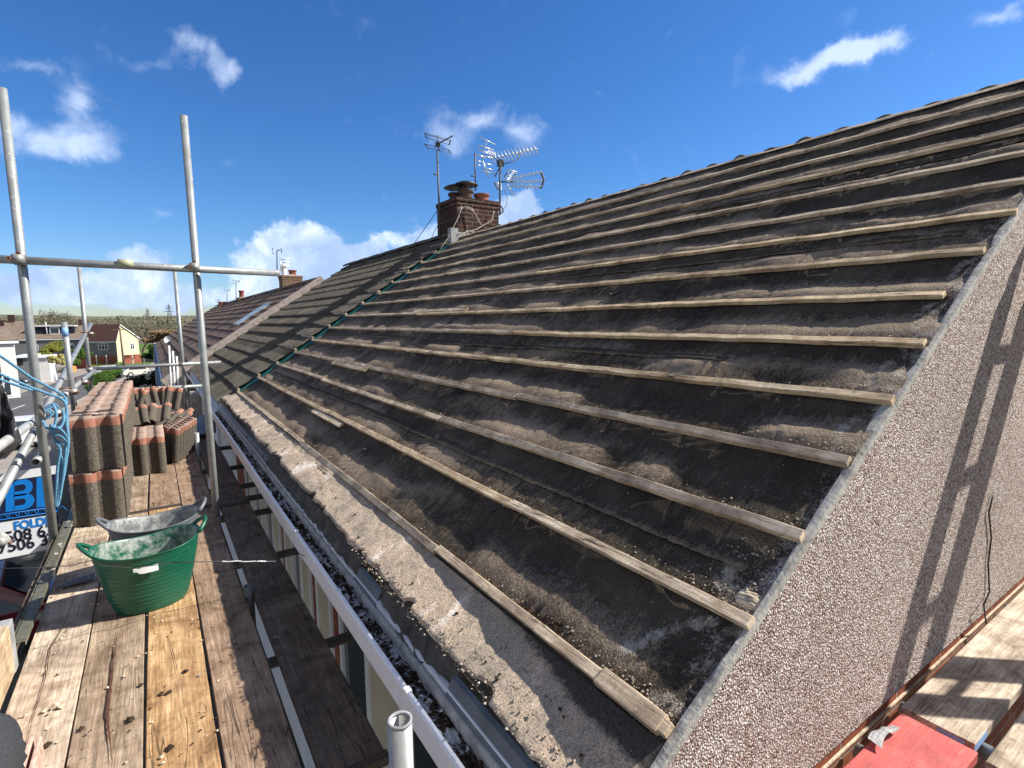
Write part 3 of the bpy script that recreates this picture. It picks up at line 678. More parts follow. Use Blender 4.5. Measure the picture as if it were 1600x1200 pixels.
for _ in range(500):
    yy = .75+7.5*r.random()**1.3; cl = float(fbm(np.array([yy*3.2]), np.array([8.8]), 2)[0])
    if cl < .47 and r.random() < .85: continue
    x = r.uniform(.622, .69); m.chunk(Vector((x, yy, -1.253+.016*r.random()+.03*(float(fbm(np.array([yy*2.1]), np.array([3.3]), 2)[0])-.5)))-HL, r.uniform(.002, .0075), r, .5)
m.build('lime_flakes', M['white_chip'], g)['kind'] = 'stuff'
m = MB()
for _ in range(700):
    yy = .75+7.5*r.random(); x = r.uniform(.622, .69); m.chunk(Vector((x, yy, -1.252+.016*r.random()))-HL, r.uniform(.004, .014), r, .7)
m.build('moss_clods', M['soil'], g)['kind'] = 'stuff'
# crusted back lip
m = MB(); rows = []
for yy in np.arange(.70, 8.55, .012):
    a = float(fbm(np.array([yy*9.]), np.array([1.2]), 4)[0])-.5; b = float(fbm(np.array([yy*15.]), np.array([7.2]), 3)[0])-.5
    z = -1.216+.010*a; x0 = .688+.012*b; rows.append([Vector(p)-HL for p in ((x0, yy, z-.03), (x0+.002, yy, z), (x0+.010, yy, z+.006+.006*b), (.706+.004*a, yy, z+.004), (.712, yy, z-.02))])
m.grid(rows); fixnormals(m.build('crusted_lip', M['lime'], house))
# grey eaves trays, broken into lengths
for ya, yb, tilt in ((.72, .93, .0), (1.0, 1.46, 0), (1.98, 2.02, .02), (2.12, 2.42, 0), (3.35, 3.62, .01), (4.75, 5.0, 0), (5.03, 5.95, .0), (5.98, 7.1, 0), (7.13, 8.4, 0)):
    m = MB(); P = [(.700+tilt, -1.215), (.728+tilt, -1.158), (.742, -1.150), (.742, -1.154), (.730+tilt, -1.162), (.703+tilt, -1.217)]
    m.prism([Vector((x, ya, z))-HL for x, z in P], (0, yb-ya, 0)); fixnormals(m.build('eaves_tray', M['slate_plastic'], house))
# torn felt hanging over the tray gap
m = MB(); rows = []
for i, yy in enumerate(np.linspace(1.44, 2.14, 60)):
    t = i/59; f = math.sin(t*math.pi)**.4; row = []
    w = float(fbm(np.array([yy*16]), np.array([4.]), 3)[0])
    for k in range(8):
        u = k/7; x = .752-.052*u*(.7+.5*w)*f; z = -1.128-.085*u**1.2*(.6+.7*w)*f+.012*math.sin(yy*60+u*5)*u
        row.append(Vector((x, yy, z))-HL)
    rows.append(row)
m.grid(rows); fixnormals(m.build('torn_felt', M['torn'], house))
m = MB(); rows = []
for i, yy in enumerate(np.linspace(2.40, 4.8, 150)):
    w = float(fbm(np.array([yy*7]), np.array([5.]), 4)[0]); row = []
    for k in range(7):
        u = k/6; row.append(Vector((.760-.054*u, yy, -1.118-.075*u*(.5+.8*w)+.010*math.sin(yy*40+u*4)*u))-HL)
    rows.append(row)
m.grid(rows); fixnormals(m.build('torn_felt', M['torn'], house))
# clips on the gutter
for yy in (1.55, 2.35, 3.2, 4.05, 4.9, 5.8, 6.8, 7.7):
    m = MB(); m.box(Vector((.604, yy, -1.245))-HL, Vector((.628, yy+.03, -1.214))-HL); m.build('gutter_clip', M['gutter'], house, .003)
# far slope of the roof with its tile rolls peeping over the ridge, lichen covered
m = MB(); rows = []
for yy in np.arange(Y0, Y1, .02):
    ph = (yy % .30)/.30; roll = max(0, math.cos((ph-.5)*2*math.pi))**.8*.026*(.35+.9*float(vn(np.array([yy*3.5]), np.array([2.]))[0])); row = []
    for k in range(6):
        t = [-.028, -.010, .015, .5, 2.2, 4.9][k]; z0 = ZR+.006+roll*(.2 if k == 0 else 1)
        row.append(Vector((XR+t*CP+.02, yy, z0-max(0, t)*SP-(.012 if k == 0 else 0)))-HL)
    rows.append(row)
m.grid(rows); fixnormals(m.build('far_slope', M['ridge'], house))
m = MB(); rows = []
for yy in np.arange(Y0, Y1, .03):
    n_ = .010*float(vn(np.array([yy*6]), np.array([2.]))[0]); rows.append([Vector((XR-.06, yy, ZR-.04+.01))-HL, Vector((XR-.03, yy, ZR-.010+n_))-HL, Vector((XR+.04, yy, ZR+.004+n_))-HL])
m.grid(rows); fixnormals(m.build('ridge_board', M['batten'], house))
# green membrane along the party line
m = MB(); rows = []
for s in np.linspace(-.22, 4.35, 180):
    w = float(fbm(np.array([s*5.2]), np.array([3.]), 4)[0]); rows.append([roofp(s, 8.46+.26*(w-.5), .004)-HL, roofp(s, 8.51+.10*(w-.5), .012+.006*w)-HL, roofp(s, 8.56, .022)-HL, roofp(s, 8.66, .02)-HL])
m.grid(rows); fixnormals(m.build('green_membrane', M['green_mem'], house))
# ================================================================== TILED ROOFS
def tiled_roof(name, parent, origin, s0, s1, ya, yb, gauge=.325, tw=.30, roll=.020, thick=.022, mat='conc', off=0., seed=1, wav=.0, edge=0.):
    """courses of double-roll tiles as real steps; one mesh"""
    m = MB(); r = random.Random(seed); nC = int((s1-s0)/gauge)
    ox, oz = origin
    def P(s, y, h): return Vector((ox+s*CP-h*SP, y, oz+s*SP+h*CP))-PL
    for c in range(nC):
        sa = s0+c*gauge; sb = sa+gauge+.01
        y = ya+(tw/2 if c % 2 and wav else 0)-(edge*r.random() if edge else 0); rowT = []; rowF = []; rowU = []
        while y < yb-.01:
            w = min(tw, yb-y); dj = r.uniform(-.006, .006); lift = r.uniform(0, .006)
            K = 8
            for k in range(K+1):
                u = k/K; hh = roll*max(0, math.sin(2*math.pi*(u*2-.25)))**.9 if not wav else wav*math.sin(math.pi*u)*-.5+wav*.5
                if k == K: hh -= .004
                rowF.append(P(sa+dj, y+u*w*.992, hh+lift+off-.004)); rowT.append(P(sa+dj+.003, y+u*w*.992, hh+lift+thick+off)); rowU.append(P(sb+.0, y+u*w*.992, hh+off+.002))
            y += w
        m.grid([rowF, rowT], False); m.grid([rowT, rowU], False)
    o = m.build(name, M[mat], parent)
    return fixnormals(o)
def hb2(m, name, mat, parent, bevel=0): return m.build(name, M[mat] if isinstance(mat, str) else mat, parent, bevel)
def chimney(parent, PLv, x0, x1, ya, yb, z0, z1, my, mx, pots, cap=True, seed=0):
    """brick stack with oversailing courses, pots as sub-parts"""
    m = MB(); m.box(Vector((x0, ya, z0))-PLv, Vector((x1, yb, z1-.15))-PLv); o = m.build('chimney', M[my], parent, .004)
    m = MB(); m.box(Vector((x0-.010, ya-.010, z1-.15))-PLv, Vector((x1+.010, yb+.010, z1-.075))-PLv); m.box(Vector((x0-.022, ya-.022, z1-.075))-PLv, Vector((x1+.022, yb+.022, z1))-PLv)
    m.build('corbel', M[my], o, .006)
    m = MB(); r = random.Random(seed); rows = []
    for j in range(9):
        rows.append([Vector((x0-.02+(x1-x0+.04)*j/8, ya-.02+(yb-ya+.04)*k/8, z1-.005+(.05*math.sin(math.pi*j/8)*math.sin(math.pi*k/8))**1+.01*r.random()))-PLv for k in range(9)])
    m.grid(rows); fixnormals(m.build('flaunching', M['cream_mortar'], o))
    for (px, py, pr, ph, mat, kind) in pots:
        m = MB(); zb = z1+.01; prof = [(pr*1.0, 0), (pr*.92, ph*.55), (pr*.92, ph*.72), (pr*1.12, ph*.76), (pr*1.12, ph), (pr*.86, ph), (pr*.84, ph*.3)]
        nn = 20; rows = [[Vector((px+q*math.cos(2*math.pi*k/nn), py+q*math.sin(2*math.pi*k/nn), zb+z))-PLv for k in range(nn+1)] for q, z in prof]
        m.grid(rows); p = fixnormals(m.build('chimney_pot', M[mat], o))
        if kind:
            m = MB(); c = Vector((px, py, zb+ph))-PLv; R_ = pr*1.75
            rows = [[c+Vector((q*math.cos(2*math.pi*k/nn), q*math.sin(2*math.pi*k/nn), z)) for k in range(nn+1)] for q, z in ((.001, .17), (R_*.4, .16), (R_*.8, .125), (R_, .095), (R_*.97, .09), (.001, .12))]
            m.grid(rows)
            for k in range(4): a = k*math.pi/2+.5; m.tube([c+Vector((pr*.9*math.cos(a), pr*.9*math.sin(a), -.01)), c+Vector((pr*.95*math.cos(a), pr*.95*math.sin(a), .13))], .006, 6)
            m.build('cowl', M['cowl'], o)
    return o
# ---- the neighbour, roof still tiled
neigh = empty('neighbour_house', (4.6, 12, -6.2)); PL = Vector(neigh.location)
tag(neigh, 'tiled terraced house beyond the green membrane, with brick chimney and cowled pots', 'house')
tiled_roof('tiled_roof', neigh, (RP[0], RP[2]), -.30, S_R+.12, 8.68, 15.25, roll=.030, off=.02, seed=4, edge=.14, thick=.036)
m = MB()
for k in range(15):
    ya = 8.75+k*.44; n = 8; rows = [[Vector((XR+.11*math.cos(math.pi*(j/n)), yy, ZR+.04+.085*math.sin(math.pi*j/n)+(.006 if k % 2 else 0)))-PL for j in range(n+1)] for yy in (ya, ya+.435)]
    m.grid(rows)
fixnormals(m.build('ridge_tiles', M['conc'], neigh))
m = MB(); m.box(Vector((.885, 8.63, -6.3))-PL, Vector((1.1, 15.2, -1.25))-PL); m.box(Vector((1.1, 8.63, -6.3))-PL, Vector((8.4, 15.2, -1.3))-PL); m.build('wall', M['render'], neigh)
m = MB(); m.prism([Vector(p)-PL for p in ((.8, 8.7, -1.15), (XR, 8.7, ZR), (XB, 8.7, -1.15))], (0, 6.5, 0)); fixnormals(m.build('roof_core', M['conc'], neigh))
m = MB(); m.box(Vector((.708, 8.63, -1.34))-PL, Vector((.73, 15.2, -1.17))-PL); m.build('fascia', M['upvc'], neigh)
m = MB()
for k in range(9): a = math.pi*k/8; 
prof = [(.61, -1.2), (.607, -1.25), (.625, -1.285), (.655, -1.295), (.69, -1.28), (.70, -1.2)]
m.grid([[Vector((x, yy, z))-PL for x, z in prof] for yy in (8.58, 15.2)]); fixnormals(m.build('gutter', M['gutter'], neigh))
# snapped lath pieces and torn edge along the cut
r = random.Random(31)
for i, sb in enumerate(SB):
    m = MB(); ya = 8.50+.1*r.random(); a = roofp(sb+.02, ya, .045)-PL; b = roofp(sb+.03, ya+.55+.3*r.random(), .05)-PL
    m.tube([a, b], .018, 4, True, False); m.build('batten_end', M['batten'], neigh)
cst = chimney(neigh, PL, 4.63, 5.50, 8.62, 9.40, .9, 2.16, 'stack_y', 'stack_x', [(4.90, 9.16, .13, .17, 'pot_dark', 1), (4.95, 8.86, .13, .17, 'pot_dark', 1), (5.28, 8.86, .135, .14, 'terra', 0), (5.05, 9.25, .12, .12, 'pot_dark', 0)])
m = MB(); m.box(Vector((4.622, 8.612, .9))-PL, Vector((4.63, 9.40, 2.0))-PL); m.build('side_face', M['stack_x'], cst)
m = MB(); r = random.Random(3)
for k in range(5):
    x = 4.72+k*.16; z = ZR+.02+(.12 if k in (1, 2) else .05)-max(0, x-XR)*SP*.3; m.box(Vector((x-.09, 8.595, z-.35))-PL, Vector((x+.09, 8.613, z+.05*r.random()-.04*k*.5))-PL)
m.build('lead_flashing', M['lead'], cst)
m = MB(); m.box(roofp(S_R-.28, 8.50, .03)-PL, roofp(S_R-.02, 8.62, .16)-PL); m.build('apron', M['lead'], cst)
# sagging cables on the stack
cab = MB()
for pts in (((714, 328), (722, 322), (716, 340), (700, 372), (686, 392)), ((728, 322), (738, 326), (747, 343), (752, 352)), ((772, 330), (768, 345), (755, 352), (745, 358), (716, 366)), ((716, 330), (726, 323), (740, 330))):
    P = [at(x, y, 8.57-.02*i) for i, (x, y) in enumerate(pts)]
    Q = [];
    for i in range(len(P)-1):
        for t in (0, .33, .66): Q.append(P[i].lerp(P[i+1], t))
    Q.append(P[-1]); cab.tube([q-PL for q in Q], .008, 6)
cab.build('aerial_cables', M['cable'], cst)
# ---- third house and further terrace
OX, OZ = RP[0]-.62*1.0, RP[2]-.24
def further(ya, yb, label, sky=False, base=None, seed=2, x_off=0, z_off=0):
    global PL
    o = empty('terraced_house', (4, (ya+yb)/2, -6.4)); PL = Vector(o.location); tag(o, label, 'house', 'tiled houses further along the terrace')
    ox, oz = OX+x_off, OZ+z_off; S1 = 4.30
    tiled_roof('tiled_roof', o, (ox, oz), -.25, S1, ya, yb, gauge=.34, tw=.60, wav=.035, thick=.03, mat='conc2', off=.0, seed=seed)
    tr = (ox+S1*CP, oz+S1*SP); be = (ox-.3*CP, oz-.3*SP)
    m = MB(); m.prism([Vector(p)-PL for p in ((be[0], ya, be[1]-.03), (tr[0], ya, tr[1]-.03), (2*tr[0]-be[0], ya, be[1]-.03))], (0, yb-ya, 0)); fixnormals(m.build('roof_core', M['conc2'], o))
    m = MB(); k = 0; y = ya
    while y < yb-.1:
        rows = [[Vector((tr[0]+.11*math.cos(math.pi*(j/8)), yy, tr[1]-.02+.09*math.sin(math.pi*j/8)+(.008 if k % 2 else 0)))-PL for j in range(9)] for yy in (y, y+.44)]
        m.grid(rows); y += .45; k += 1
    fixnormals(m.build('ridge_tiles', M['conc2'], o))
    m = MB(); m.box(Vector((be[0]+.2, ya+.02, -6.8))-PL, Vector((2*tr[0]-be[0]-.2, yb-.02, be[1]-.06))-PL); m.build('wall', M['pebble'] if ya < 16 else M['render'], o)
    m = MB(); m.box(Vector((be[0]-.02, ya, be[1]-.16))-PL, Vector((be[0]+.01, yb, be[1]+.0))-PL); m.build('fascia', M['upvc'], o)
    m = MB(); m.grid([[Vector((be[0]+x, yy, be[1]+z))-PL for x, z in ((-.13, -.03), (-.12, -.09), (-.07, -.11), (-.03, -.09), (-.02, -.03))] for yy in (ya, yb)]); fixnormals(m.build('gutter', M['slate_plastic'], o))
    return o, (ox, oz), tr
h3, o3, tr3 = further(15.35, 24.0, 'tiled house with a roof window and a pale stepped gable edge, third along the terrace', seed=8)
# its raised pale gable edge
m = MB(); rows = []
for s in np.linspace(-.3, 4.35, 90):
    w = float(fbm(np.array([s*4.2]), np.array([3.]), 3)[0])
    q = lambda y, h: Vector((o3[0]+s*CP-h*SP, y, o3[1]+s*SP+h*CP))-Vector(h3.location)
    rows.append([q(15.22, -.30), q(15.22, .03), q(15.24, .065+.01*w), q(15.33, .07+.01*w), q(15.38+.02*w, .03)])
m.grid(rows); fixnormals(m.build('gable_edge', M['strip'], h3))
# roof window
def skylight(o, oo, s, y, w=.75, l=1.1):
    PLv = Vector(o.location); P = lambda a, b, h: Vector((oo[0]+a*CP-h*SP, b, oo[1]+a*SP+h*CP))-PLv
    fr = MB()
    for (a0, a1, b0, b1) in ((s, s+.07, y, y+w), (s+l-.07, s+l, y, y+w), (s+.07, s+l-.07, y, y+.07), (s+.07, s+l-.07, y+w-.07, y+w)):
        fr.add([P(a, b, h) for h in (0, .055) for a, b in ((a0, b0), (a1, b0), (a1, b1), (a0, b1))], [(0, 3, 2, 1), (4, 5, 6, 7), (0, 1, 5, 4), (1, 2, 6, 5), (2, 3, 7, 6), (3, 0, 4, 7)])
    f = fixnormals(fr.build('roof_window', M['galv_white'], o))
    g_ = MB(); g_.add([P(s+.05, y+.05, .045), P(s+l-.05, y+.05, .045), P(s+l-.05, y+w-.05, .045), P(s+.05, y+w-.05, .045)], [(0, 1, 2, 3)]); fixnormals(g_.build('pane', M['sky_glass'], f))
M['sky_glass'] = glassm('sky_glass', (.10, .22, .38))
skylight(h3, o3, 2.05, 17.2, 1.0, 1.15)
h4, o4, tr4 = further(24.05, 33.0, 'plain tiled house behind the one with the roof window', seed=9)
h5, o5, tr5 = further(33.05, 44.0, 'farthest tiled house, at the low end of the terrace roofs', seed=10)
PLc = Vector(h3.location); 
def stack_at(o, pxl, pxr, ytop, ybot, Y, pots, mat='far_brick', dep=.6):
    a = at(pxl, ybot, Y); b = at(pxr, ytop, Y); PLv = Vector(o.location)
    return chimney(o, PLv, a.x, b.x, Y, Y+dep, a.z-.6, b.z, mat, mat, [(a.x+(b.x-a.x)*f, Y+dep*.5, pr, ph, mm, 0) for f, pr, ph, mm in pots])
stack_at(h3, 442, 472, 431, 452, 20.0, [(.2, .09, .38, 'upvc'), (.62, .13, .2, 'terra')])
stack_at(h4, 374, 395, 465, 480, 30.0, [(.28, .12, .35, 'terra')])
stack_at(h5, 343, 358, 479, 490, 38.0, [(.25, .13, .3, 'terra'), (.7, .13, .3, 'pot_dark')])
# ================================================================== SCAFFOLD BOARDS
ZT = -1.56
def board(axis, a0, a1, c0, c1, ztop, mat, label, group=None, bands=(0, 1), th=.038, rot=0):
    """axis Y: runs a0..a1 along Y between x=c0..c1"""
    w = c1-c0; L_ = a1-a0; m = MB(); n = max(4, int(L_/.12)); r = random.Random(int((a0*7+c0*131)*10)); rows = []
    prof = lambda y: .0022*math.sin(y*2.1+c0*9)+.0015*(r.random()-.5)
    cx, ca = (c0+c1)/2, (a0+a1)/2; loc = Vector((cx, ca, ztop)) if axis == 'Y' else Vector((ca, cx, ztop))
    for i in range(n+1):
        y = -L_/2+L_*i/n; e = prof(y); e2 = prof(y+3); z = .003*math.sin(y*1.3+c0*5)
        q = [(-w/2+e, y, z-.003), (-w/2+e+.003, y, z), (0, y, z-.0015), (w/2+e2-.003, y, z), (w/2+e2, y, z-.003), (w/2+e2, y, z-th), (-w/2+e, y, z-th)]
        if axis == 'X': q = [(b, -a, c) for a, b, c in q]
        rows.append([Vector(p) for p in q+[q[0]]])
    m.grid(rows, False)
    m.add([v for v in rows[0][:-1]], [tuple(range(7))]); m.add([v for v in rows[-1][:-1]], [tuple(range(7))[::-1]])
    o = fixnormals(m.build('scaffold_board', M[mat])); o.location = loc; tag(o, label, 'board', group or 'scaffold boards of the working platform')
    for k in bands:
        y0 = -L_/2-.002 if k == 0 else L_/2-.028; y1 = y0+.03
        b = MB(); zt = .0045
        for (x0, x1, z0, z1) in ((-w/2-.003, w/2+.003, zt-.0012, zt), (-w/2-.0032, -w/2-.002, -th-.002, zt), (w/2+.004, w/2+.0052, -th-.002, zt)):
            A, B_ = (x0, y0, z0), (x1, y1, z1)
            if axis == 'X': A, B_ = (y0, -x1, z0), (y1, -x0, z1)
            b.box(A, B_)
        b.build('end_band', M['band'], o)
    return o
P_ = 'scaffold boards of the working platform'
board('Y', -.6, 5.32, -.613, -.380, ZT, 'board_pale', 'pale grey split board along the outer edge, left of the green tub')
board('Y', -.4, 5.28, -.372, -.146, ZT, 'board_brown', 'brown board with a long dark crack, under the left side of the green tub')
board('Y', -.5, 5.30, -.134, .090, ZT, 'board_gold', 'golden yellow stained board, under the right side of the green tub')
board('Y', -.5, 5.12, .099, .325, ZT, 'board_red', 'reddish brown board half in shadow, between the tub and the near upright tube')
board('Y', 5.335, 6.45, -.613, -.384, ZT, 'board_pale', 'short outer board under the tall stack of tiles')
board('Y', 6.47, 10.2, -.613, -.384, ZT, 'board_brown', 'outer board behind the tall stack of tiles')
board('Y', 5.30, 9.6, -.372, -.146, ZT, 'board_brown', 'second board from the outside, passing under both tile stacks')
board('Y', 5.315, 10.3, -.134, .090, ZT, 'board_red', 'third board from the outside, in front of the small upright tile stack')
board('Y', 5.135, 10.1, .099, .325, ZT, 'board_red', 'far board beside the spilled tiles, next to the shaded gap')
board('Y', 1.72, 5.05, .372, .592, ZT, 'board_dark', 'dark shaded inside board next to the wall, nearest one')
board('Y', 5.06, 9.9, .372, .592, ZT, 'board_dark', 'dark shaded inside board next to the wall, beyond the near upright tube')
GR = 'boards of the platform below the gable'
board('X', 2.235, 5.9, .515, .735, -1.46, 'board_x', 'pale board with a blue painted end, lying along the pebbledash gable', GR, bands=(1,))
board('X', -.0+1.0, 2.205, .495, .72, -1.463, 'red_paint', 'board painted red on top, under the gable corner', GR, bands=(0,))
board('X', 2.18, 5.8, .245, .468, -1.46, 'board_x', 'pale board in the bottom right corner, one gap away from the gable board', GR, bands=(1,))
def split(o, pts, w):
    m = MB(); L0 = Vector(o.location); P = []
    for i in range(len(pts)-1):
        a, b = atz(*pts[i], ZT+.0042), atz(*pts[i+1], ZT+.0042)
        for k in range(6): t = k/6; q = a.lerp(b, t)-L0; q.x += .0025*(vn(np.array([q.y*40]), np.array([3.]))[0]-.5)*2; P.append(q)
    n = len(P); rows = [[p+Vector((-w*math.sin(math.pi*(i+.5)/n)*(.5+vn(np.array([i*.7]), np.array([1.]))[0]), 0, 0)), p+Vector((w*math.sin(math.pi*(i+.5)/n)*(.5+vn(np.array([i*.9]), np.array([5.]))[0]), 0, 0))] for i, p in enumerate(P)]
    m.grid(rows, False); fixnormals(m.build('split', M['split'], o))
M['split'] = plain('split_in_wood', (.09, .045, .03), .95, .1, .3, 20)
bds = [o for o in COL.objects if o.name.startswith('scaffold_board')]
split(bds[0], [(118, 905), (113, 940), (100, 975), (85, 1003), (78, 1012), (74, 1045), (62, 1090), (52, 1118), (44, 1150), (40, 1180)], .0022)
split(bds[1], [(184, 985), (180, 1010), (176, 1040), (172, 1080), (167, 1118), (170, 1140), (174, 1175), (176, 1199)], .0052)
split(bds[2], [(262, 985), (268, 1010), (276, 1040), (279, 1060)], .0012)
bp = MB(); bp.box((2.2335, .540, -1.496), (2.2345, .62, -1.468)); bp.box((2.236, .5128, -1.494), (2.36, .5138, -1.468)); tag(bp.build('paint_patch', M['galv_blue']), 'blue paint on the end of the pale gable board', 'paint mark')
# bent steel end band
m = MB(); c = atz(1372, 1150, -1.445); rows = []
for i in range(9):
    t = i/8; rows.append([c+Vector((-.05+.15*t, -.01+u*.022*(1-.4*t)+.008*math.sin(t*5), .004+.012*math.sin(t*3.4+u)+.006*(u if t > .5 else -u))) for u in (-1, -.3, .4, 1)])
m.grid(rows, False); tag(fixnormals(m.build('bent_steel_band', M['lead'])), 'bent silver steel end band sticking up from the red board', 'steel strip')
# ================================================================== TUBES
TR = .0265
def coupler(parent, p, a, b, off=Vector((0, 0, 0))):
    """two clamp bands round tube directions a and b with a bolt"""
    L0 = Vector(parent.location); p = Vector(p)-L0
    m = MB(); a = Vector(a).normalized(); b = Vector(b).normalized(); n = a.cross(b); n = n.normalized() if n.length > .1 else a.orthogonal().normalized()
    m.pipe(p-a*.028, p+a*.028, TR+.009, .007, 14); q = p+n*(2*TR+.004)
    m.pipe(q-b*.028, q+b*.028, TR+.009, .007, 14)
    c = p.lerp(q, .5); m.box((-.022, -.022, -.022), (.022, .022, .022), Matrix.Translation(c))
    o = m.build('coupler', M['coupler'], parent)
    m = MB(); e = n.cross(a).normalized()
    for s_, ax, ctr in ((1, a, p), (-1, b, q)):
        f = n.cross(ax).normalized(); k = ctr+f*(TR+.012); m.tube([k-n*.045, k+n*.05], .0065, 8); m.tube([k-n*.05, k-n*.038], .012, 6); m.tube([k+n*.036, k+n*.05], .013, 6)
    m.build('bolt', M['rust'], o); return o
def tube(a, b, mat, label, group=None, r=TR, cat='scaffold tube'):
    a, b = Vector(a), Vector(b); o = MB().pipe(a, b, r, .005, 22).build('scaffold_tube', M[mat], loc=a); tag(o, label, cat, group or 'scaffold tubes'); return o
XD, YD, ZD = Vector((1, 0, 0)), Vector((0, 1, 0)), Vector((0, 0, 1))
tA = tube(at(85, 850, 4.86), at(3, 138, 4.86), 'galv', 'tall upright tube at the left edge of the photo, in front of the sign')
tB = tube((.330, 4.90, -2.4), at(287, 181, 4.92), 'galv', 'tall upright tube standing between platform and wall, free at the top')
Ab = at(85, 850, 4.86); m = MB().pipe(Ab-Vector((0, 0, 3.2)), Ab-Vector((0, 0, .002)), TR, .005, 20)
tag(m.build('scaffold_tube', M['galv']), 'lower length of the left upright tube, beside the sign', 'scaffold tube', 'scaffold tubes')
gr = tube(at(-60, 402, 4.80), at(437, 427, 4.86), 'galv', 'horizontal guard rail across the sky between the two tall uprights')
m = MB().pipe(at(183, 410.5, 4.815)-gr.location, at(208, 412, 4.818)-gr.location, TR+.0003, .003, 22); m.build('faded_tape', plain('faded_tape', (.38, .40, .24), .5, .4, .3, 40), gr)
coupler(gr, at(31, 406, 4.81), XD, ZD); coupler(gr, at(303, 418, 4.86), XD, ZD)
tC = tube(at(144, 622, 10.07), at(123.5, 418, 10.07), 'galv', 'thin upright tube behind the tall tile stack, left of the cream house')
tD = tube((.37, 10.07, -1.55), at(273, 424, 10.07), 'galv', 'far upright tube on a base plate, at the end of the platform')
m = MB(); m.box((-.075, -.075, .0), (.075, .075, .012)); m.tube([(0, 0, 0), (0, 0, .06)], .019, 10); p = m.build('base_plate', M['galv'], tD, .002); p.location = (0, 0, -.008)
r1_ = tube(at(135, 577, 9.98), at(345, 566, 9.98), 'galv', 'upper of the two far cross rails at the end of the platform'); coupler(r1_, at(141, 577, 9.98), XD, ZD); coupler(r1_, at(285, 569, 9.98), XD, ZD)
r2_ = tube(at(200, 608.5, 9.98), at(326, 602.5, 9.98), 'galv', 'lower of the two far cross rails at the end of the platform'); coupler(r2_, at(288, 605, 9.98), XD, ZD)
s1 = tube(atx(-60, 738, -.76), atx(82, 638, -.745), 'galv_white', 'whitish side rail with the blue rope tied round its end'); s1b = s1
s2 = tube(atx(100, 618, -.75), atx(150, 577, -.75), 'galv', 'side rail running away beyond the rope to the far cross rail')
coupler(s2, atx(103, 613, -.75), YD, ZD); coupler(s2, atx(122, 598, -.76), YD, ZD)
coupler(s1, atx(74, 647, -.75), YD, ZD)
tE = tube(at(118, 655, 7.1), at(100, 503, 7.1), 'galv', 'short upright tube with a blue paint mark near its top, beside the diagonal brace')
m = MB().pipe(at(102.5, 526, 7.1)-tE.location, at(101, 512, 7.1)-tE.location, TR+.001, .003, 22); m.build('paint_mark', M['galv_blue'], tE)
br = tube(atx(-50, 868, -.84), atx(142, 506, -.80), 'galv', 'diagonal brace sloping up from the sign to the thin upright'); coupler(br, atx(134, 522, -.80), YD+ZD, ZD)
tF = tube((.345, 7.35, -1.9), at(307, 676, 7.35), 'galv', 'short upright stub between the boards, beyond the near tall upright')
tG = tube(atx(393, 985, .35), atx(388, 915, .35), 'galv_dark', 'grey green stub end rising through the gap beside the inside board')
tS = tube((.355, .95, -2.2), (.355, .95, -.797), 'galv_rusty', 'open ended upright stub at the bottom edge of the photo', r=.0245)
m = MB(); m.pipe((0, 0, 1.398), (0, 0, 1.404), .0252, .0062, 24); m.build('tube_rim', M['lead'], tS)
coupler(tB, (.33, 4.90, -1.62), ZD, XD)
for i, (px, py) in enumerate(((530, 998), (450, 862), (412, 798), (402, 775), (388, 757), (383, 727), (366, 697))):
    yy = atz(px, py, -1.62).y
    x0 = -.80 if i in (0, 2, 5) else .30
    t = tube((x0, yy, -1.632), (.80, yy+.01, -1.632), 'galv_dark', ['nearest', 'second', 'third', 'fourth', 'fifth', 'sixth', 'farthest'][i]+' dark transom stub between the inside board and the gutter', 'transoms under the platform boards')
st = tube((-.705, 3.86, -1.632), (-.40, 3.83, -1.632), 'galv', 'tube end with blue paint poking out from under the outer board')
m = MB().pipe((.095, -.008, 0), (.2, -.016, 0), TR+.001, .003, 22); m.build('paint_mark', M['galv_blue'], st)
tube((-.70, 4.82, -1.62), (-.9, 4.85, -1.63), 'galv_dark', 'short grey tube end in front of the sign corner')
tube(at(55, 723, 4.72), at(55, 723, 4.72)+Vector((.0, .5, .0)), 'galv_white', 'tube end pointing at the camera, clamped to the left upright beside the rope')
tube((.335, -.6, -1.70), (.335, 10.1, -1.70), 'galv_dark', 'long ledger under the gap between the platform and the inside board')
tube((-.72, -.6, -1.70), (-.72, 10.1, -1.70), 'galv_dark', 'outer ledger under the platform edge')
for i, (px, py) in enumerate(((1335, 1155), (1405, 1088), (1568, 938))):
    x = at(px, py, .755).x*1.02; tube((x, -.6, -1.525), (x, .762, -1.525), 'galv', ['cross tube under the red board', 'cross tube where the red and pale boards meet', 'cross tube near the right edge of the photo'][i]+', almost touching the gable', 'transoms below the gable')
# ladder leaning on the verge behind the camera (its shadow falls on the gable)
ld = empty('ladder', (3.55, -.19, -1.46)); tag(ld, 'aluminium ladder leaning on the gable verge, out of the photo to the right', 'ladder')
dr = Vector((0, .45, .89)).normalized(); top = 2.02
for sx in (-.20, .20):
    m = MB()
    for i_, (dx, dn) in enumerate(((0, 0), (.03 if sx < 0 else -.03, .075))):
        a = Vector((sx+dx, -dn, 0)); q = [a+Vector(p) for p in ((-.018, -.045, 0), (.018, -.045, 0), (.018, .045, 0), (-.018, .045, 0))]; m.prism(q, dr*top)
    fixnormals(m.build('side_rail', M['alu'], ld))
for k in range(7):
    for dz, dn in ((.10, 0), (.19, .075)):
        c = dr*(dz+k*.28); m = MB(); m.tube([c+Vector((-.2, -dn, 0)), c+Vector((.2, -dn, 0))], .018, 8); m.build('rung', M['alu'], ld)
for yy in (.01, -.22): board('X', 2.2, 5.8, yy, yy+.225, -1.462, 'board_x', 'board behind the camera carrying the ladder', GR)
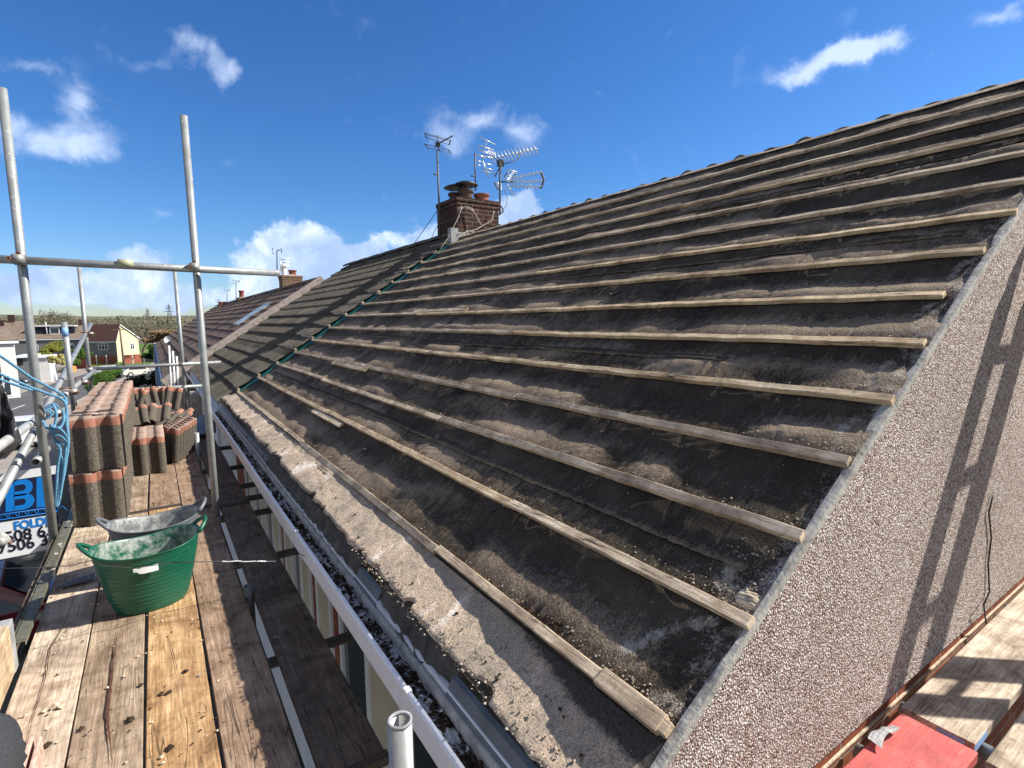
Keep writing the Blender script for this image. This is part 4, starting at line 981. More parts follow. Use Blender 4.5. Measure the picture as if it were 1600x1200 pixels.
# ================================================================== EDGE STRIP, TOE BOARD, SIGN
def steelstrip():
    z = -1.50; m = MB(); ya, yb = 3.28, 5.42
    for (p, q) in (((-.660, ya, z), (-.612, yb, z+.004)), ((-.615, ya, z-.02), (-.612, yb, z)), ((-.669, ya, z-.02), (-.665, yb, z+.006))): m.box(p, q)
    o = m.build('edge_strip', M['steel'], None, .0015); tag(o, 'olive grey steel strip with round holes along the outer edge of the platform', 'steel strip')
    for yy in (4.2, 5.0): m = MB(); m.pipe((-.63, yy, z+.003), (-.63, yy, z+.010), .020, .008, 16); m.tube([(-.63, yy, z+.004), (-.63, yy, z+.0055)], .011, 12); m.build('hole_collar', M['black'], o)
    m = MB(); r = random.Random(2)
    for _ in range(9): m.chunk((r.uniform(-.655, -.61), r.uniform(3.9, 5.3), z+.006), r.uniform(.008, .02), r, .3)
    m.build('mortar_splash', M['lime'], o)
steelstrip()
m = MB(); m.box((-.700, 3.0, -1.60), (-.672, 5.3, -1.515)); tag(m.build('edge_board', M['board_dark']), 'dark narrow board hidden under the steel strip at the platform edge', 'board')
tb = empty('toe_board', (-.645, 2.55, -1.552)); tag(tb, 'light upright toe board with a bent steel end band in the lower left corner', 'board')
def toe():
    a = at(2, 985, 2.9); e1 = at(18, 962, 3.0)
    m = MB(); m.box((-.664, .8, -1.552), (-.626, 3.16, -1.325)); o = m.build('plank', M['toe_wood'], None, .004, loc=tb.location); o.parent = tb; o.location = (0, 0, 0)
    m = MB(); m.box((-.6665, 3.10, -1.554), (-.6235, 3.165, -1.3225)); o2 = m.build('end_band', M['lead'], None, .003, loc=tb.location); o2.parent = tb; o2.location = (0, 0, 0)
toe()
sg = empty('scaffold_sign', at(40, 800, 5.05)); SL = Vector(sg.location); tag(sg, 'white and navy company sign with blue letters and phone numbers behind the left upright', 'sign')
def sp(px, py, d=0): q = at(px, py, 5.05); q.y -= d; return q-SL
m = MB(); A, B_, C_, D_ = sp(-160, 765), sp(90, 727), sp(90, 857), sp(-160, 905)
m.prism([A, B_, C_, D_], (0, .006, 0)); fixnormals(m.build('panel', M['upvc'], sg))
M['navy'] = plain('navy_print', (.004, .010, .045), .5, .4, .2); M['print_blue'] = plain('blue_print', (.0, .17, .56), .5, .4, .08); M['ink'] = plain('dark_ink', (.008, .006, .02), .6)
m = MB(); m.prism([sp(-160, 776, .003), sp(90, 740, .003), sp(90, 802, .003), sp(-160, 840, .003)], (0, .002, 0)); fixnormals(m.build('navy_band', M['navy'], sg))
def text(s, p, size, mat, name, parent, ext=.001, off=0, xs=1.):
    cu = bpy.data.curves.new(name, 'FONT'); cu.body = s; cu.size = size; cu.extrude = ext; cu.offset = off; o = bpy.data.objects.new(name, cu); COL.objects.link(o)
    dg = bpy.context.evaluated_depsgraph_get(); me = bpy.data.meshes.new_from_object(o.evaluated_get(dg)); bpy.data.objects.remove(o)
    me.materials.clear(); me.materials.append(mat); q = bpy.data.objects.new(name, me); COL.objects.link(q); q.parent = parent
    q.location = p; q.rotation_euler = (R(90), 0, 0); q.scale = (xs, 1, 1); return q
w1 = (at(100, 800, 5.05)-at(0, 800, 5.05)).x/100
def letterB(x0, x1, ytop, ybot, sk):
    m = MB(); q = lambda u, v: sp(x0+(x1-x0)*u, ytop+(ybot-ytop)*v-sk*(x1-x0)*u, .0042)
    m.add([q(0, 0), q(.30, 0), q(.30, 1), q(0, 1)], [(0, 1, 2, 3)])
    for v0, v1, ex in ((0, .53, .94), (.47, 1, 1.0)):
        out, inn = [q(.28, v0)], [q(.28, v0+.16)]
        for k in range(13):
            a = -math.pi/2+math.pi*k/12; cy = (v0+v1)/2; out.append(q(.62+(ex-.62)*math.cos(a), cy+(v1-v0)/2*math.sin(a))); inn.append(q(.58+.12*math.cos(a), cy+((v1-v0)/2-.16)*math.sin(a)))
        out.append(q(.28, v1)); inn.append(q(.28, v1-.16)); m.grid([out, inn], False)
    m.build('blue_letter', M['print_blue'], sg)
letterB(9, 54, 753, 800, .147)
m = MB(); m.add([sp(53, 746.5, .0042)+Vector((.015, 0, 0)), sp(72, 743.5, .0042), sp(72, 791, .0042), sp(53, 793.5, .0042)+Vector((.015, 0, 0))], [(0, 1, 2, 3)]); m.build('blue_letter', M['print_blue'], sg)
m = MB(); m.add([sp(-30, 759, .0042), sp(3, 754, .0042), sp(0, 801, .0042), sp(-30, 806, .0042)], [(0, 1, 2, 3)]); m.build('blue_letter', M['print_blue'], sg)
text('FOLDIN', sp(22, 828, .0022), .085, M['print_blue'], 'lettering', sg, off=.003, xs=.80)
text('508 63', sp(8, 848, .0022), .112, M['ink'], 'phone_number', sg, off=.0018, xs=.88)
text('7506 34', sp(-2, 865, .0022), .112, M['ink'], 'phone_number', sg, off=.0018, xs=.88)
m = MB()
for i in range(-10, 7):
    x0 = i*15; m.tube([sp(x0, 812-.147*x0, .008), sp(x0+7.5, 804-.147*(x0+7.5), .008), sp(x0+15, 812-.147*(x0+15), .008)], .0022, 5); m.tube([sp(x0, 812-.147*x0, .008), sp(x0, 804-.147*x0, .008)], .002, 5)
m.tube([sp(-150, 804+22, .008), sp(90, 804-13.2, .008)], .003, 5); m.tube([sp(-150, 812+22, .008), sp(90, 812-13.2, .008)], .003, 5)
m.build('truss_drawing', M['print_blue'], sg)
m = MB(); m.tube([sp(90.5, 742, .004), sp(90.5, 842, .004)], .006, 6); m.build('edge_trim', M['ink'], sg)
# white painted couplers at the left edge
cp = tube(at(-25, 868, 4.1), at(6, 838, 4.05), 'galv_white', 'white painted tube end with a rusty clamp at the left edge, over the sign'); coupler(cp, at(1, 845, 4.05), XD+ZD, YD)
# ================================================================== LOOSE ROOF TILES
TW, TH_ = .335, .42
def tile_mesh():
    K = 24; vs = []; fs = []; zone = []
    def prof(u):
        x = (u*2) % 1
        return .036*min(1, max(0, math.sin(math.pi*(x-.42)/.58))*1.25)**.8 if x > .42 else 0
    V_ = [0, .1, .78, .82, .985, 1.0]
    for side in (0, 1):
        for v in V_:
            for k in range(K+1):
                u = k/K; vs.append((-(TW/2)+u*TW, -prof(u)-(.013 if side == 0 else 0)+(.004 if v in (0, 1.0) and side == 0 else 0), v*TH_)); zone.append(.1 if v < .8 else (.5 if v < .98 else .95))
    n = len(V_)*(K+1)
    for j in range(len(V_)-1):
        for k in range(K):
            a = j*(K+1)+k; fs.append((a, a+1, a+K+2, a+K+1)); fs.append((n+a, n+a+K+1, n+a+K+2, n+a+1))
    for k in range(K):
        fs.append((k, n+k, n+k+1, k+1)); t = (len(V_)-1)*(K+1)+k; fs.append((t, t+1, n+t+1, n+t))
    for j in range(len(V_)-1):
        a = j*(K+1); fs.append((a, a+K+1, n+a+K+1, n+a)); a += K; fs.append((a, n+a, n+a+K+1, a+K+1))
    me = bpy.data.meshes.new('roof_tile'); me.from_pydata(vs, [], fs)
    at_ = me.attributes.new('zone', 'FLOAT', 'POINT'); at_.data.foreach_set('value', zone)
    me.polygons.foreach_set('use_smooth', [True]*len(fs)); me.materials.append(M['ltile'])
    bm = bmesh.new(); bm.from_mesh(me); bmesh.ops.recalc_face_normals(bm, faces=bm.faces)
    for e in bm.edges:
        if len(e.link_faces) == 2 and e.calc_face_angle(0) > .9: e.smooth = False
    bm.to_mesh(me); bm.free(); return me
TM = tile_mesh(); GT = 'clay coloured concrete roof tiles stacked on the platform'
def tile(loc, rot, label, sc=1):
    o = bpy.data.objects.new('roof_tile', TM); COL.objects.link(o); o.location = loc; o.rotation_euler = rot; o.scale = (sc, 1, sc); return tag(o, label, 'roof tile', GT, 'thing')
r = random.Random(21)
X0 = -.425
for lay in range(2):
    y = 5.16; i = 0
    while y < (8.05 if lay else 7.9):
        lab = ('upright roof tile packed in the upper layer of the tall stack' if lay else 'upright roof tile packed in the lower layer of the tall stack') if i else ('foremost tile of the upper layer of the tall stack, facing the camera' if lay else 'foremost tile of the lower layer of the tall stack, facing the camera')
        tile((X0+(.012 if lay else -.012)+r.uniform(-.009, .009), y, ZT+.002+lay*.43+((i//5)*7 % 5)*.0035+r.uniform(0, .003)), (R(r.uniform(-2.5, -.5)), 0, R(r.uniform(-1, 1))), lab)
        y += .043 if i % 5 else .078; i += 1
y = 6.62; i = 0
while y < 7.35:
    tile((-.135+r.uniform(-.004, .004), y, ZT+.002), (R(-2), 0, R(r.uniform(-1, 1))), 'upright roof tile packed in the small middle stack' if i else 'foremost tile of the small middle stack, orange along its top', .93); y += .047; i += 1
# leaning row to the right of it
for i in range(7):
    tile((.07+i*.030, 7.05+i*.10, ZT+.004), (R(-6), R(0), R(-62+i*1.5)), 'tile leaning on edge in the slanting row right of the small stack', .93)
# tiles lying face up on top of more bundles behind
for i in range(9):
    tile((-.14+r.uniform(-.01, .01), 8.0+i*.045, ZT+.002), (R(-3), 0, R(r.uniform(-2, 2))), 'upright tile in the row behind the small stack', .93)
tile((-.25, 7.62, ZT+.36), (R(-64), 0, R(4)), 'broken looking tile laid flat behind the small stack, left one', .9); tile((-.05, 7.66, ZT+.37), (R(-66), 0, R(-6)), 'tile laid flat behind the small stack, right one', .9)
for i in range(7):
    tile((-.30+i*.068, 8.55+.03*(i % 3), ZT+.40+.01*(i % 2)), (R(-20+r.uniform(-8, 4)), R(r.uniform(-8, 14)), R(r.uniform(-20, 20))), 'loosely piled tile at the back of the platform, standing out against the dark hedge', .72)
for i in range(5):
    tile((.12+r.uniform(-.02, .02), 7.9+i*.14, ZT+.05+.05*i), (R(-70+r.uniform(-8, 8)), R(r.uniform(-10, 10)), R(-28+r.uniform(-10, 10))), 'slipped tile lying at the right side of the far heap', .8)
for i in range(4): tile((-.33+.02*i, 7.85, ZT+.002), (R(-8), 0, R(2)), 'tile half hidden between the tall stack and the heap', .9)
# tile offcut and fleece in the lower left corner
for i in range(3):
    p = atz(62+i*14-30, 1180, ZT+.10); tile((-.655+i*.028, 1.62, ZT-.13+.02*i), (R(-12), R(0), R(84)), 'edge of a tile in the bottom left corner, number of pinkish layers', .55) if False else None
m = MB(); ct = atz(50, 1165, -1.30); 
for i in range(4): m.box(Vector((ct.x-.055+i*.022, ct.y-.28, -1.46)), Vector((ct.x-.043+i*.022, ct.y+.05-.012*i, -1.285)))
o = m.build('tile_offcut', plain('pink_clay', (.50, .33, .26), .9, .1, .4, 30), None, .003); tag(o, 'pinkish tile offcut standing on edge in the bottom left corner', 'tile offcut')
m = MB(); c = atz(-40, 1210, -1.05); rows = []; nn = 40
for j in range(25):
    ph = math.pi*j/24; row = []
    for k in range(nn+1):
        th = 2*math.pi*(k % nn)/nn; rr = 1+.10*math.sin(3*th+ph*2)+.03*math.sin(9*th+ph*5)
        row.append(c+Vector(((.088+.004*math.sin(th*13+ph*17))*math.sin(ph)*math.cos(th)*rr, .17*math.sin(ph)*math.sin(th)*rr, .12*math.cos(ph)*(1+.05*math.sin(4*th)))))
    rows.append(row)
m.grid(rows); tag(fixnormals(m.build('fleece_bundle', M['fleece'])), 'dark grey fuzzy fleece in the bottom left corner of the photo', 'cloth')
# wood chips and mud on the boards
m = MB(); r = random.Random(12)
for _ in range(110):
    x = r.uniform(-.6, .32); y = 1.5+4*r.random(); m.chunk((x, y, ZT+.004), r.uniform(.003, .009), r, .6)
c = atz(70, 1113, ZT)
for dx, dy, q in ((0, 0, .017), (.03, .01, .02), (.055, -.005, .014), (-.06, .01, .009), (.02, -.03, .009)): m.chunk((c.x+dx, c.y+dy, ZT+.008), q, r, .6)
tag(m.build('plaster_crumbs', M['cream_mortar']), 'pale plaster crumbs lying on the platform boards', 'debris', kind='stuff')
m = MB()
for _ in range(300):
    x = r.uniform(-.6, .58); y = 1.5+6*r.random()**1.4
    if .325 < x < .372: continue
    m.chunk((x, y, ZT+.003), r.uniform(.002, .0075), r, .5)
for px, py in ((205, 1125), (128, 1140), (75, 1165), (265, 1170), (220, 1072), (252, 1085), (263, 1084), (290, 1050)):
    c = atz(px, py, ZT); m.chunk((c.x, c.y, ZT+.006), r.uniform(.012, .02), r, .45)
tag(m.build('mud_clods', M['soil']), 'dark mud clods and bark bits on the platform boards', 'debris', kind='stuff')
# ================================================================== TUBS
def tubm(name, c, col, label, rx, ry, hgt, rz, stick=False, seed=1):
    m_, nt, b = newmat(name+'_'+str(seed), .33, .5); v = coords(nt); g = N(nt, 'ShaderNodeNewGeometry'); at_ = N(nt, 'ShaderNodeAttribute', attribute_name='inside')
    n = noise(nt, v, 9, 10, .78, .25); n2 = noise(nt, v, 70, 4, .7); n3 = noise(nt, v, 3.5, 4, .6)
    dirt = mth(nt, 'MULTIPLY', ramp(nt, n, [(.42, 0.), (.58, .85)]), at_.outputs['Fac'])
    cl = mix(nt, ramp(nt, n3, [(.35, .0), (.7, .35)]), col, tuple(min(1, x*1.7+.02) for x in col))
    cl = mix(nt, dirt, cl, ramp(nt, n2, [(.35, (.26, .27, .26)), (.65, (.52, .53, .50))])); cl = mix(nt, ramp(nt, n2, [(.66, 0.), (.74, .5)]), cl, (.45, .45, .42))
    L(nt, cl, b.inputs['Base Color']); L(nt, ramp(nt, n3, [(.3, .25), (.7, .5)]), b.inputs['Roughness']); bump(nt, b, mth(nt, 'ADD', n2, n), .12, .003)
    root = empty('builders_tub', c, rz); tag(root, label, 'tub')
    nn = 72; prof = []
    J = 60
    for j in range(J+1):
        t = j/J; k = .66+.34*t**.8; rib = .0035*max(0, math.sin(t*2*math.pi*14))**4 if .05 < t < .95 else 0
        prof.append((k, t*hgt, rib, 0.))
    prof.append((1.015, hgt+.004, .004, 0.)); prof.append((1.0, hgt+.008, 0, 0.)); prof.append((.985, hgt+.002, 0, .4))
    for j in range(14, -1, -1): t = j/14; prof.append(((.66+.34*t**.8)*.972, .008+t*(hgt-.01), 0, 1.))
    vs = []; ins = []
    for k, z, rib, i_ in prof:
        for a in range(nn):
            th = 2*math.pi*a/nn; sq = 1+.03*math.cos(2*th)
            droop = -.018*math.cos(2*th)*(z/hgt)**3 if z > 0 else 0
            vs.append(((rx*k+rib)*math.cos(th)*sq, (ry*k+rib)*math.sin(th)*sq, z-droop+.006*math.sin(th*3)*(z/hgt)**2)); ins.append(i_)
    fs = [(j*nn+a, j*nn+(a+1) % nn, (j+1)*nn+(a+1) % nn, (j+1)*nn+a) for j in range(len(prof)-1) for a in range(nn)]
    fs.append(tuple(range(nn))[::-1]); l = (len(prof)-1)*nn; fs.append(tuple(l+a for a in range(nn)))
    me = bpy.data.meshes.new('body'); me.from_pydata(vs, [], fs); me.polygons.foreach_set('use_smooth', [True]*len(fs)); a_ = me.attributes.new('inside', 'FLOAT', 'POINT'); a_.data.foreach_set('value', ins)
    me.materials.append(m_); o = bpy.data.objects.new('body', me); COL.objects.link(o); o.parent = root; fixnormals(o)
    for sx in (-1, 1):
        h = MB(); e = []
        for i in range(15):
            t = i/14; a = math.pi*t; yy = .062*math.cos(a)*(1.25-.35*math.sin(a)); out = .075*math.sin(a); e.append(Vector((sx*(rx*1.03+out*.72-.012), yy, hgt+.018+.001+.055*math.sin(a))))
        h.tube(e, [.008+.004*abs(math.cos(math.pi*i/14)) for i in range(15)], 10)
        ho = h.build('handle', m_, root)
    if stick:
        m = MB(); rows = []
        for i in range(9):
            th = R(-112+i*3.3); t = .80; k = (.66+.34*t**.8)*1.03+.012; wv_ = .005*math.sin(i*2.3) if i < 3 else 0
            rows.append([Vector((rx*k*math.cos(th), ry*k*math.sin(th)-.003, hgt*t+z-(.004*i if i < 3 else .008)+wv_)) for z in ((-.010 if i < 3 else -.018), .010 if i < 2 else .018)])
        m.grid(rows); m.build('torn_label', M['upvc'], root)
    return root
tubm('green_tub', (-.112, 3.50, ZT+.002), (.003, .075, .042), 'green flexible builders tub with a torn white label and cement smears inside', .245, .195, .345, R(8), True, 1)
tubm('grey_tub', (-.075, 3.93, ZT+.002), (.10, .11, .12), 'dark grey flexible tub smeared with cement, standing behind the green one', .235, .185, .335, R(6), False, 2)
# trowel-shaped dark strip beside the tub
p0, p1, p2 = atz(88, 918, ZT+.012), atz(148, 896, ZT+.03), atz(86, 921, ZT+.012)
m = MB(); m.prism([p0, atz(120, 903, ZT+.02), p1, atz(146, 905, ZT+.02), p2], (0, 0, .004)); tag(fixnormals(m.build('plastic_strip', M['galv_dark'])), 'flat dark strip lying on the boards left of the green tub', 'strip')
# ================================================================== ROPE, WIRE, SHEET
def strands(m, pts, r, pitch=.05, ns=3):
    P = [Vector(p) for p in pts]; Q = []
    for i in range(len(P)-1):
        p0_ = P[max(0, i-1)]; p1_ = P[i]; p2_ = P[i+1]; p3_ = P[min(len(P)-1, i+2)]; k = max(2, int((p2_-p1_).length/.010))
        for j in range(k):
            t = j/k; Q.append(.5*((2*p1_)+(p2_-p0_)*t+(2*p0_-5*p1_+4*p2_-p3_)*t*t+(3*p1_-p0_-3*p2_+p3_)*t**3))
    Q.append(P[-1]); d = 0; S = [[] for _ in range(ns)]
    for i, q in enumerate(Q):
        t = (Q[min(i+1, len(Q)-1)]-Q[max(i-1, 0)]).normalized(); u = t.cross(Vector((.3, .9, .2))).normalized(); w = t.cross(u)
        if i: d += (q-Q[i-1]).length
        for s_ in range(ns): a = 2*math.pi*(d/pitch+s_/ns); S[s_].append(q+(u*math.cos(a)+w*math.sin(a))*r*.52)
    for s_ in S: m.tube(s_, r*.56, 7)
RR = .009; rope = empty('rope', at(85, 668, 4.66)); tag(rope, 'light blue twisted rope knotted round the side rail and hanging down beside the tile stack', 'rope')
def rpath(pts, r):
    m = MB(); strands(m, pts, r); m.build('strand', M['rope'], rope, loc=rope.location).location = (0, 0, 0)
def rp_(l): return [at(x, y, Y) for x, y, Y in l]
rpath(rp_([(-40, 533, 4.5), (0, 556, 4.6), (47, 589, 4.72), (75, 604, 4.76), (100, 619, 4.8), (104, 632, 4.78)]), RR)
rpath(rp_([(-40, 560, 4.5), (0, 584, 4.6), (50, 606, 4.72), (72, 614, 4.74), (97, 624, 4.78), (104, 640, 4.76), (106, 690, 4.76)]), RR)
rpath(rp_([(-40, 574, 4.45), (0, 593, 4.5), (26, 602, 4.6), (50, 610, 4.66)]), RR)
for i in range(5):
    c = atx(70+i*3.2, 648-i*2.6, -.745); cc = [c+Vector((.036*math.cos(a), .03*(a/6.3-.5), .036*math.sin(a))) for a in np.linspace(0, 6.3, 14)]; rpath(cc, RR*.85)
rpath(rp_([(83, 632, 4.70), (88, 645, 4.68), (86, 662, 4.68), (84, 672, 4.66), (87, 690, 4.66), (94, 702, 4.66), (90, 730, 4.68), (88, 765, 4.7), (87, 792, 4.7)]), RR)
rpath(rp_([(98, 640, 4.70), (100, 655, 4.68), (94, 668, 4.66), (84, 668, 4.64), (79, 664, 4.66), (84, 676, 4.64), (96, 682, 4.64), (105, 692, 4.66), (103, 700, 4.67), (99, 740, 4.69), (93, 780, 4.7), (89, 792, 4.7)]), RR)
rpath(rp_([(66, 657, 4.7), (73, 668, 4.68), (82, 672, 4.64), (90, 668, 4.62), (101, 678, 4.64), (106, 690, 4.66), (97, 694, 4.66), (90, 688, 4.66)]), RR)
rpath(rp_([(104, 636, 4.76), (104, 660, 4.74), (107, 690, 4.72), (102, 730, 4.72), (94, 770, 4.72), (90, 790, 4.7)]), RR)
rpath(rp_([(92, 700, 4.7), (97, 730, 4.7), (92, 770, 4.7), (88, 790, 4.7)]), RR)
# wire
m = MB(); W_ = [(-20, 889, 3.1), (60, 887, 3.1), (110, 884, 3.12), (142, 876, 3.15)]; m.tube([at(*p) for p in W_], .0022, 6)
W2 = [(268, 879, 3.16), (300, 878, 3.14), (345, 877, 3.2), (400, 876, 3.2), (440, 872, 3.1), (462, 862, 3.0), (476, 869, 2.95)]; m.tube([at(*p) for p in W2], .0022, 6); m.tube([at(142, 876, 3.15), at(160, 884, 3.14), at(210, 888, 3.13), at(268, 879, 3.16)], .0022, 6)
wr = m.build('tie_wire', M['wirem']); tag(wr, 'thin dark tie wire stretched low across the platform past the green tub to the gutter', 'wire')
m = MB(); strands(m, [at(x, 877+.3*math.sin(x*.2), 3.2) for x in range(347, 437, 12)], .0042, .03, 2); m.build('twisted_end', M['upvc'], wr)
# black sheet hanging on the rail
m = MB(); rows = []; r = random.Random(4)
TOP = [(-90, 560), (-40, 575), (-10, 588), (2, 600), (8, 612)]; 
def lerp(a, b, t): return a+(b-a)*t
for j in range(40):
    v = j/39; row = []
    for k in range(46):
        u = k/45; xl = -130; xr = lerp(3, 40, v**.8) if v < .75 else lerp(36, 8, (v-.75)/.25)
        x = lerp(xl, xr, u); yt = 600-(1-u)*30; y = lerp(yt, 716-(1-u)*-25, v)
        f = float(fbm(np.array([u*6+v*2]), np.array([v*2.2-u]), 4)[0])-.5
        row.append(at(x, y, 4.35+.30*f+.05*math.sin(u*26+v*7)-.05*v-.16*(u-.6)**2))
    rows.append(row)
m.grid(rows); o = fixnormals(m.build('black_sheet', M['black_sheet'])); md = o.modifiers.new('thick', 'SOLIDIFY'); md.thickness = .004
tag(o, 'shiny black plastic sheet bunched over the side rail at the left edge', 'sheet')
# ================================================================== AERIALS
def aerial_tail(): pass
def rod(m, a, b, r=.006, n=6): m.tube([a, b], r, n)
Z_ = 8.9
def AP(x, y, d=0): return at(x, y, Z_+d)
ae = empty('tv_aerial', AP(688, 340)); AL = Vector(ae.location); tag(ae, 'dark aerial with square loops on a tall mast left of the brick stack', 'aerial')
m = MB(); m.tube([AP(688, 372, .1)-AL, AP(683, 235, .1)-AL], .017, 8); m.tube([AP(677, 272)-AL, AP(683, 273)-AL], .012, 6); m.build('mast', M['mast'], ae)
m = MB()
for q in (((666, 215), (664, 208), (704, 219), (702, 226)), ((664, 225), (669, 231), (704, 239), (701, 234))):
    P = [AP(*q[i], .12*(1 if i in (0, 3) else -.05))-AL for i in range(4)]
    for i in range(4): m.tube([P[i], P[(i+1) % 4]], .005 if i % 2 else .012, 6)
m.tube([AP(668, 211)-AL, AP(701, 220)-AL], .005, 5); m.tube([AP(684, 211)-AL, AP(685, 224)-AL], .009, 5)
m.build('loops', M['mast'], ae); m = MB(); m.tube([AP(680, 229, .1)-AL, AP(689, 222, -.1)-AL, AP(708, 212, -.5)-AL], .011, 6); m.chunk(AP(684, 226, .02)-AL, .07, rng); m.tube([AP(683, 224)-AL, AP(687, 236)-AL], .012, 6); m.build('boom', M['mast'], ae)
ae2 = empty('aerial_mast', AP(742, 305)); AL = Vector(ae2.location); tag(ae2, 'bare thin mast without aerial, between the cowled pots and the big aerials', 'mast')
m = MB(); m.tube([AP(743, 298, .0)-AL, AP(742, 239, 0)-AL], .014, 8); m.tube([AP(736, 275)-AL, AP(743, 275)-AL], .012, 6); m.build('mast', M['mast'], ae2)
ae3 = empty('tv_aerial', AP(781, 330)); AL = Vector(ae3.location); tag(ae3, 'cluster of bright aluminium aerials at the right corner of the brick stack', 'aerial')
m = MB(); m.tube([AP(781, 335, -.05)-AL, AP(781, 285, -.05)-AL, AP(782, 256, -.05)-AL], .018, 8); m.tube([AP(781, 262)-AL, AP(773, 276)-AL], .012, 6)
m.tube([AP(788, 256)-AL, AP(800, 253)-AL, AP(809, 249)-AL, AP(812, 243)-AL, AP(811, 239)-AL], .010, 6); m.tube([AP(781, 258)-AL, AP(777, 253)-AL, AP(776, 248)-AL], .010, 6); m.box((-.05, -.05, -.06), (.05, .05, .06), Matrix.Translation(AP(782, 255)-AL)); m.build('mast', M['mast'], ae3)
m = MB(); b0, b1 = AP(768, 248, .3)-AL, AP(841, 232, -.6)-AL; rod(m, b0, b1, .010)
for i in range(13):
    c = b0.lerp(b1, (i+.3)/13); dv = (AP(790, 250)-AP(783, 237))*.62; rod(m, c-dv, c+dv, .0085)
m.build('long_yagi', M['alu'], ae3)
m = MB(); b0, b1 = AP(760, 222, -.1)-AL, AP(754, 250, .1)-AL; rod(m, b0, b1, .008); b2 = AP(763, 278, .2)-AL; rod(m, b1, b2, .012)
for (x0, y0, x1, y1) in ((749, 214, 774, 226), (747, 226, 772, 235), (746, 233, 770, 242), (744, 241, 759, 246), (745, 251, 752, 253), (745, 257, 751, 259), (756, 255, 769, 258), (757, 262, 771, 266), (753, 266, 772, 272), (758, 244, 768, 247)): rod(m, AP(x0, y0)-AL, AP(x1, y1)-AL, .009)
for i in range(6): rod(m, AP(763+i*2.2, 232+i*1.1)-AL, AP(761+i*2.2, 243+i*1.1)-AL, .005)
m.build('cross_aerial', M['alu'], ae3)
m = MB(); e = AP(849, 282, -.4)-AL
for (y0, y1) in ((279, 269), (284, 283), (290, 293)):
    a, b = AP(798, y0, .1)-AL, AP(847, y1, -.4)-AL; rod(m, a, b, .006)
    for i in range(8): c = a.lerp(b, (i+.5)/8); rod(m, c-Vector((.0, .09, .0))-Vector((.03, 0, -.01)), c+Vector((.0, .09, .0))+Vector((.03, 0, -.01)), .011)
m.build('fan_directors', M['alu'], ae3)
m = MB(); m.tube([AP(846, 270, -.4)-AL, AP(850, 282, -.4)-AL, AP(845, 294, -.4)-AL], .022, 6); rod(m, AP(782, 284)-AL, AP(803, 284)-AL, .016); rod(m, AP(788, 276)-AL, AP(796, 265)-AL, .01); rod(m, AP(801, 277)-AL, AP(808, 268)-AL, .01); rod(m, AP(772, 285)-AL, AP(778, 297)-AL, .01); m.build('bracket', M['mast'], ae3)
m = MB()
for i in range(9): rod(m, AP(773+i*.5, 285+i*1.5)-AL, AP(783+i*.2, 286+i*1.2)-AL, .005)
for i in range(6): rod(m, AP(786+i*2.2, 278-i*2.3)-AL, AP(799+i*1.6, 282-i*2.6)-AL, .006)
for i in range(7): rod(m, AP(789+i*1.5, 290+i*2.4)-AL, AP(796+i*1.6, 289+i*2.5)-AL, .005)
rod(m, AP(795, 265)-AL, AP(808, 269)-AL, .012); rod(m, AP(792, 286)-AL, AP(806, 309)-AL, .005)
m.build('mesh_reflector', M['alu'], ae3)
m = MB(); m.tube([AP(783, 330)-AL, AP(791, 322)-AL, AP(793, 308)-AL, AP(789, 300)-AL, AP(787, 292)-AL], .006, 5); m.tube([AP(778, 337)-AL, AP(787, 330)-AL, AP(783, 322)-AL], .015, 5); m.build('feeder_cable', M['cable'], ae3)
# guy wires
m = MB(); rod(m, AP(683, 330, .2), at(646, 382, 11.5), .007, 5); rod(m, AP(684, 352, .2), at(673, 374, 10.2), .006, 5); tag(m.build('stay_wires', M['mast']), 'two thin stay wires slanting down from the left mast to the tiled roof', 'wire')
def faraerial(x, y0, y1, Y, w, label):
    o = empty('tv_aerial', at(x, y1, Y)); L0 = Vector(o.location); tag(o, label, 'aerial', 'aerials on the far chimneys')
    q = lambda a, b, d=0: at(a, b, Y+d)-L0; th = .02
    m = MB(); m.tube([q(x, y1), q(x-.3, y0)], th, 6); m.build('mast', M['mast'], o)
    m = MB(); rod(m, q(x-w, y0-w*.7), q(x-w, y0-w*.1), th*.7); rod(m, q(x-w, y0+w*.3), q(x-w+1, y0+w*.8), th*.7); rod(m, q(x+w, y0-w*.5), q(x+w, y0+w*.4), th*.8); rod(m, q(x, y0), q(x+w, y0-w*.4), th*.8); rod(m, q(x, y0-w*.4), q(x, y0), th*.6)
    m.build('dipoles', M['mast'], o)
    return o
fa = faraerial(433, 392, 424, 20.2, 7, 'aerial rising behind the guard rail end, on the nearest far chimney')
m = MB(); L0 = Vector(fa.location)
for y in (405, 410, 416): rod(m, at(438, y+1, 20.2)-L0, at(453, y-1, 20.2)-L0, .018)
rod(m, at(438, 406, 20.2)-L0, at(439, 424, 20.2)-L0, .02); m.build('side_array', M['alu'], fa)
faraerial(369, 440, 477, 30.2, 4.5, 'thin aerial just left of the chimney with one tall orange pot')
faraerial(355, 454, 478, 38.3, 4, 'slender aerial above the farthest pink chimney, right one'); faraerial(340, 469, 487, 42, 3, 'small faint aerial left of the farthest chimney')
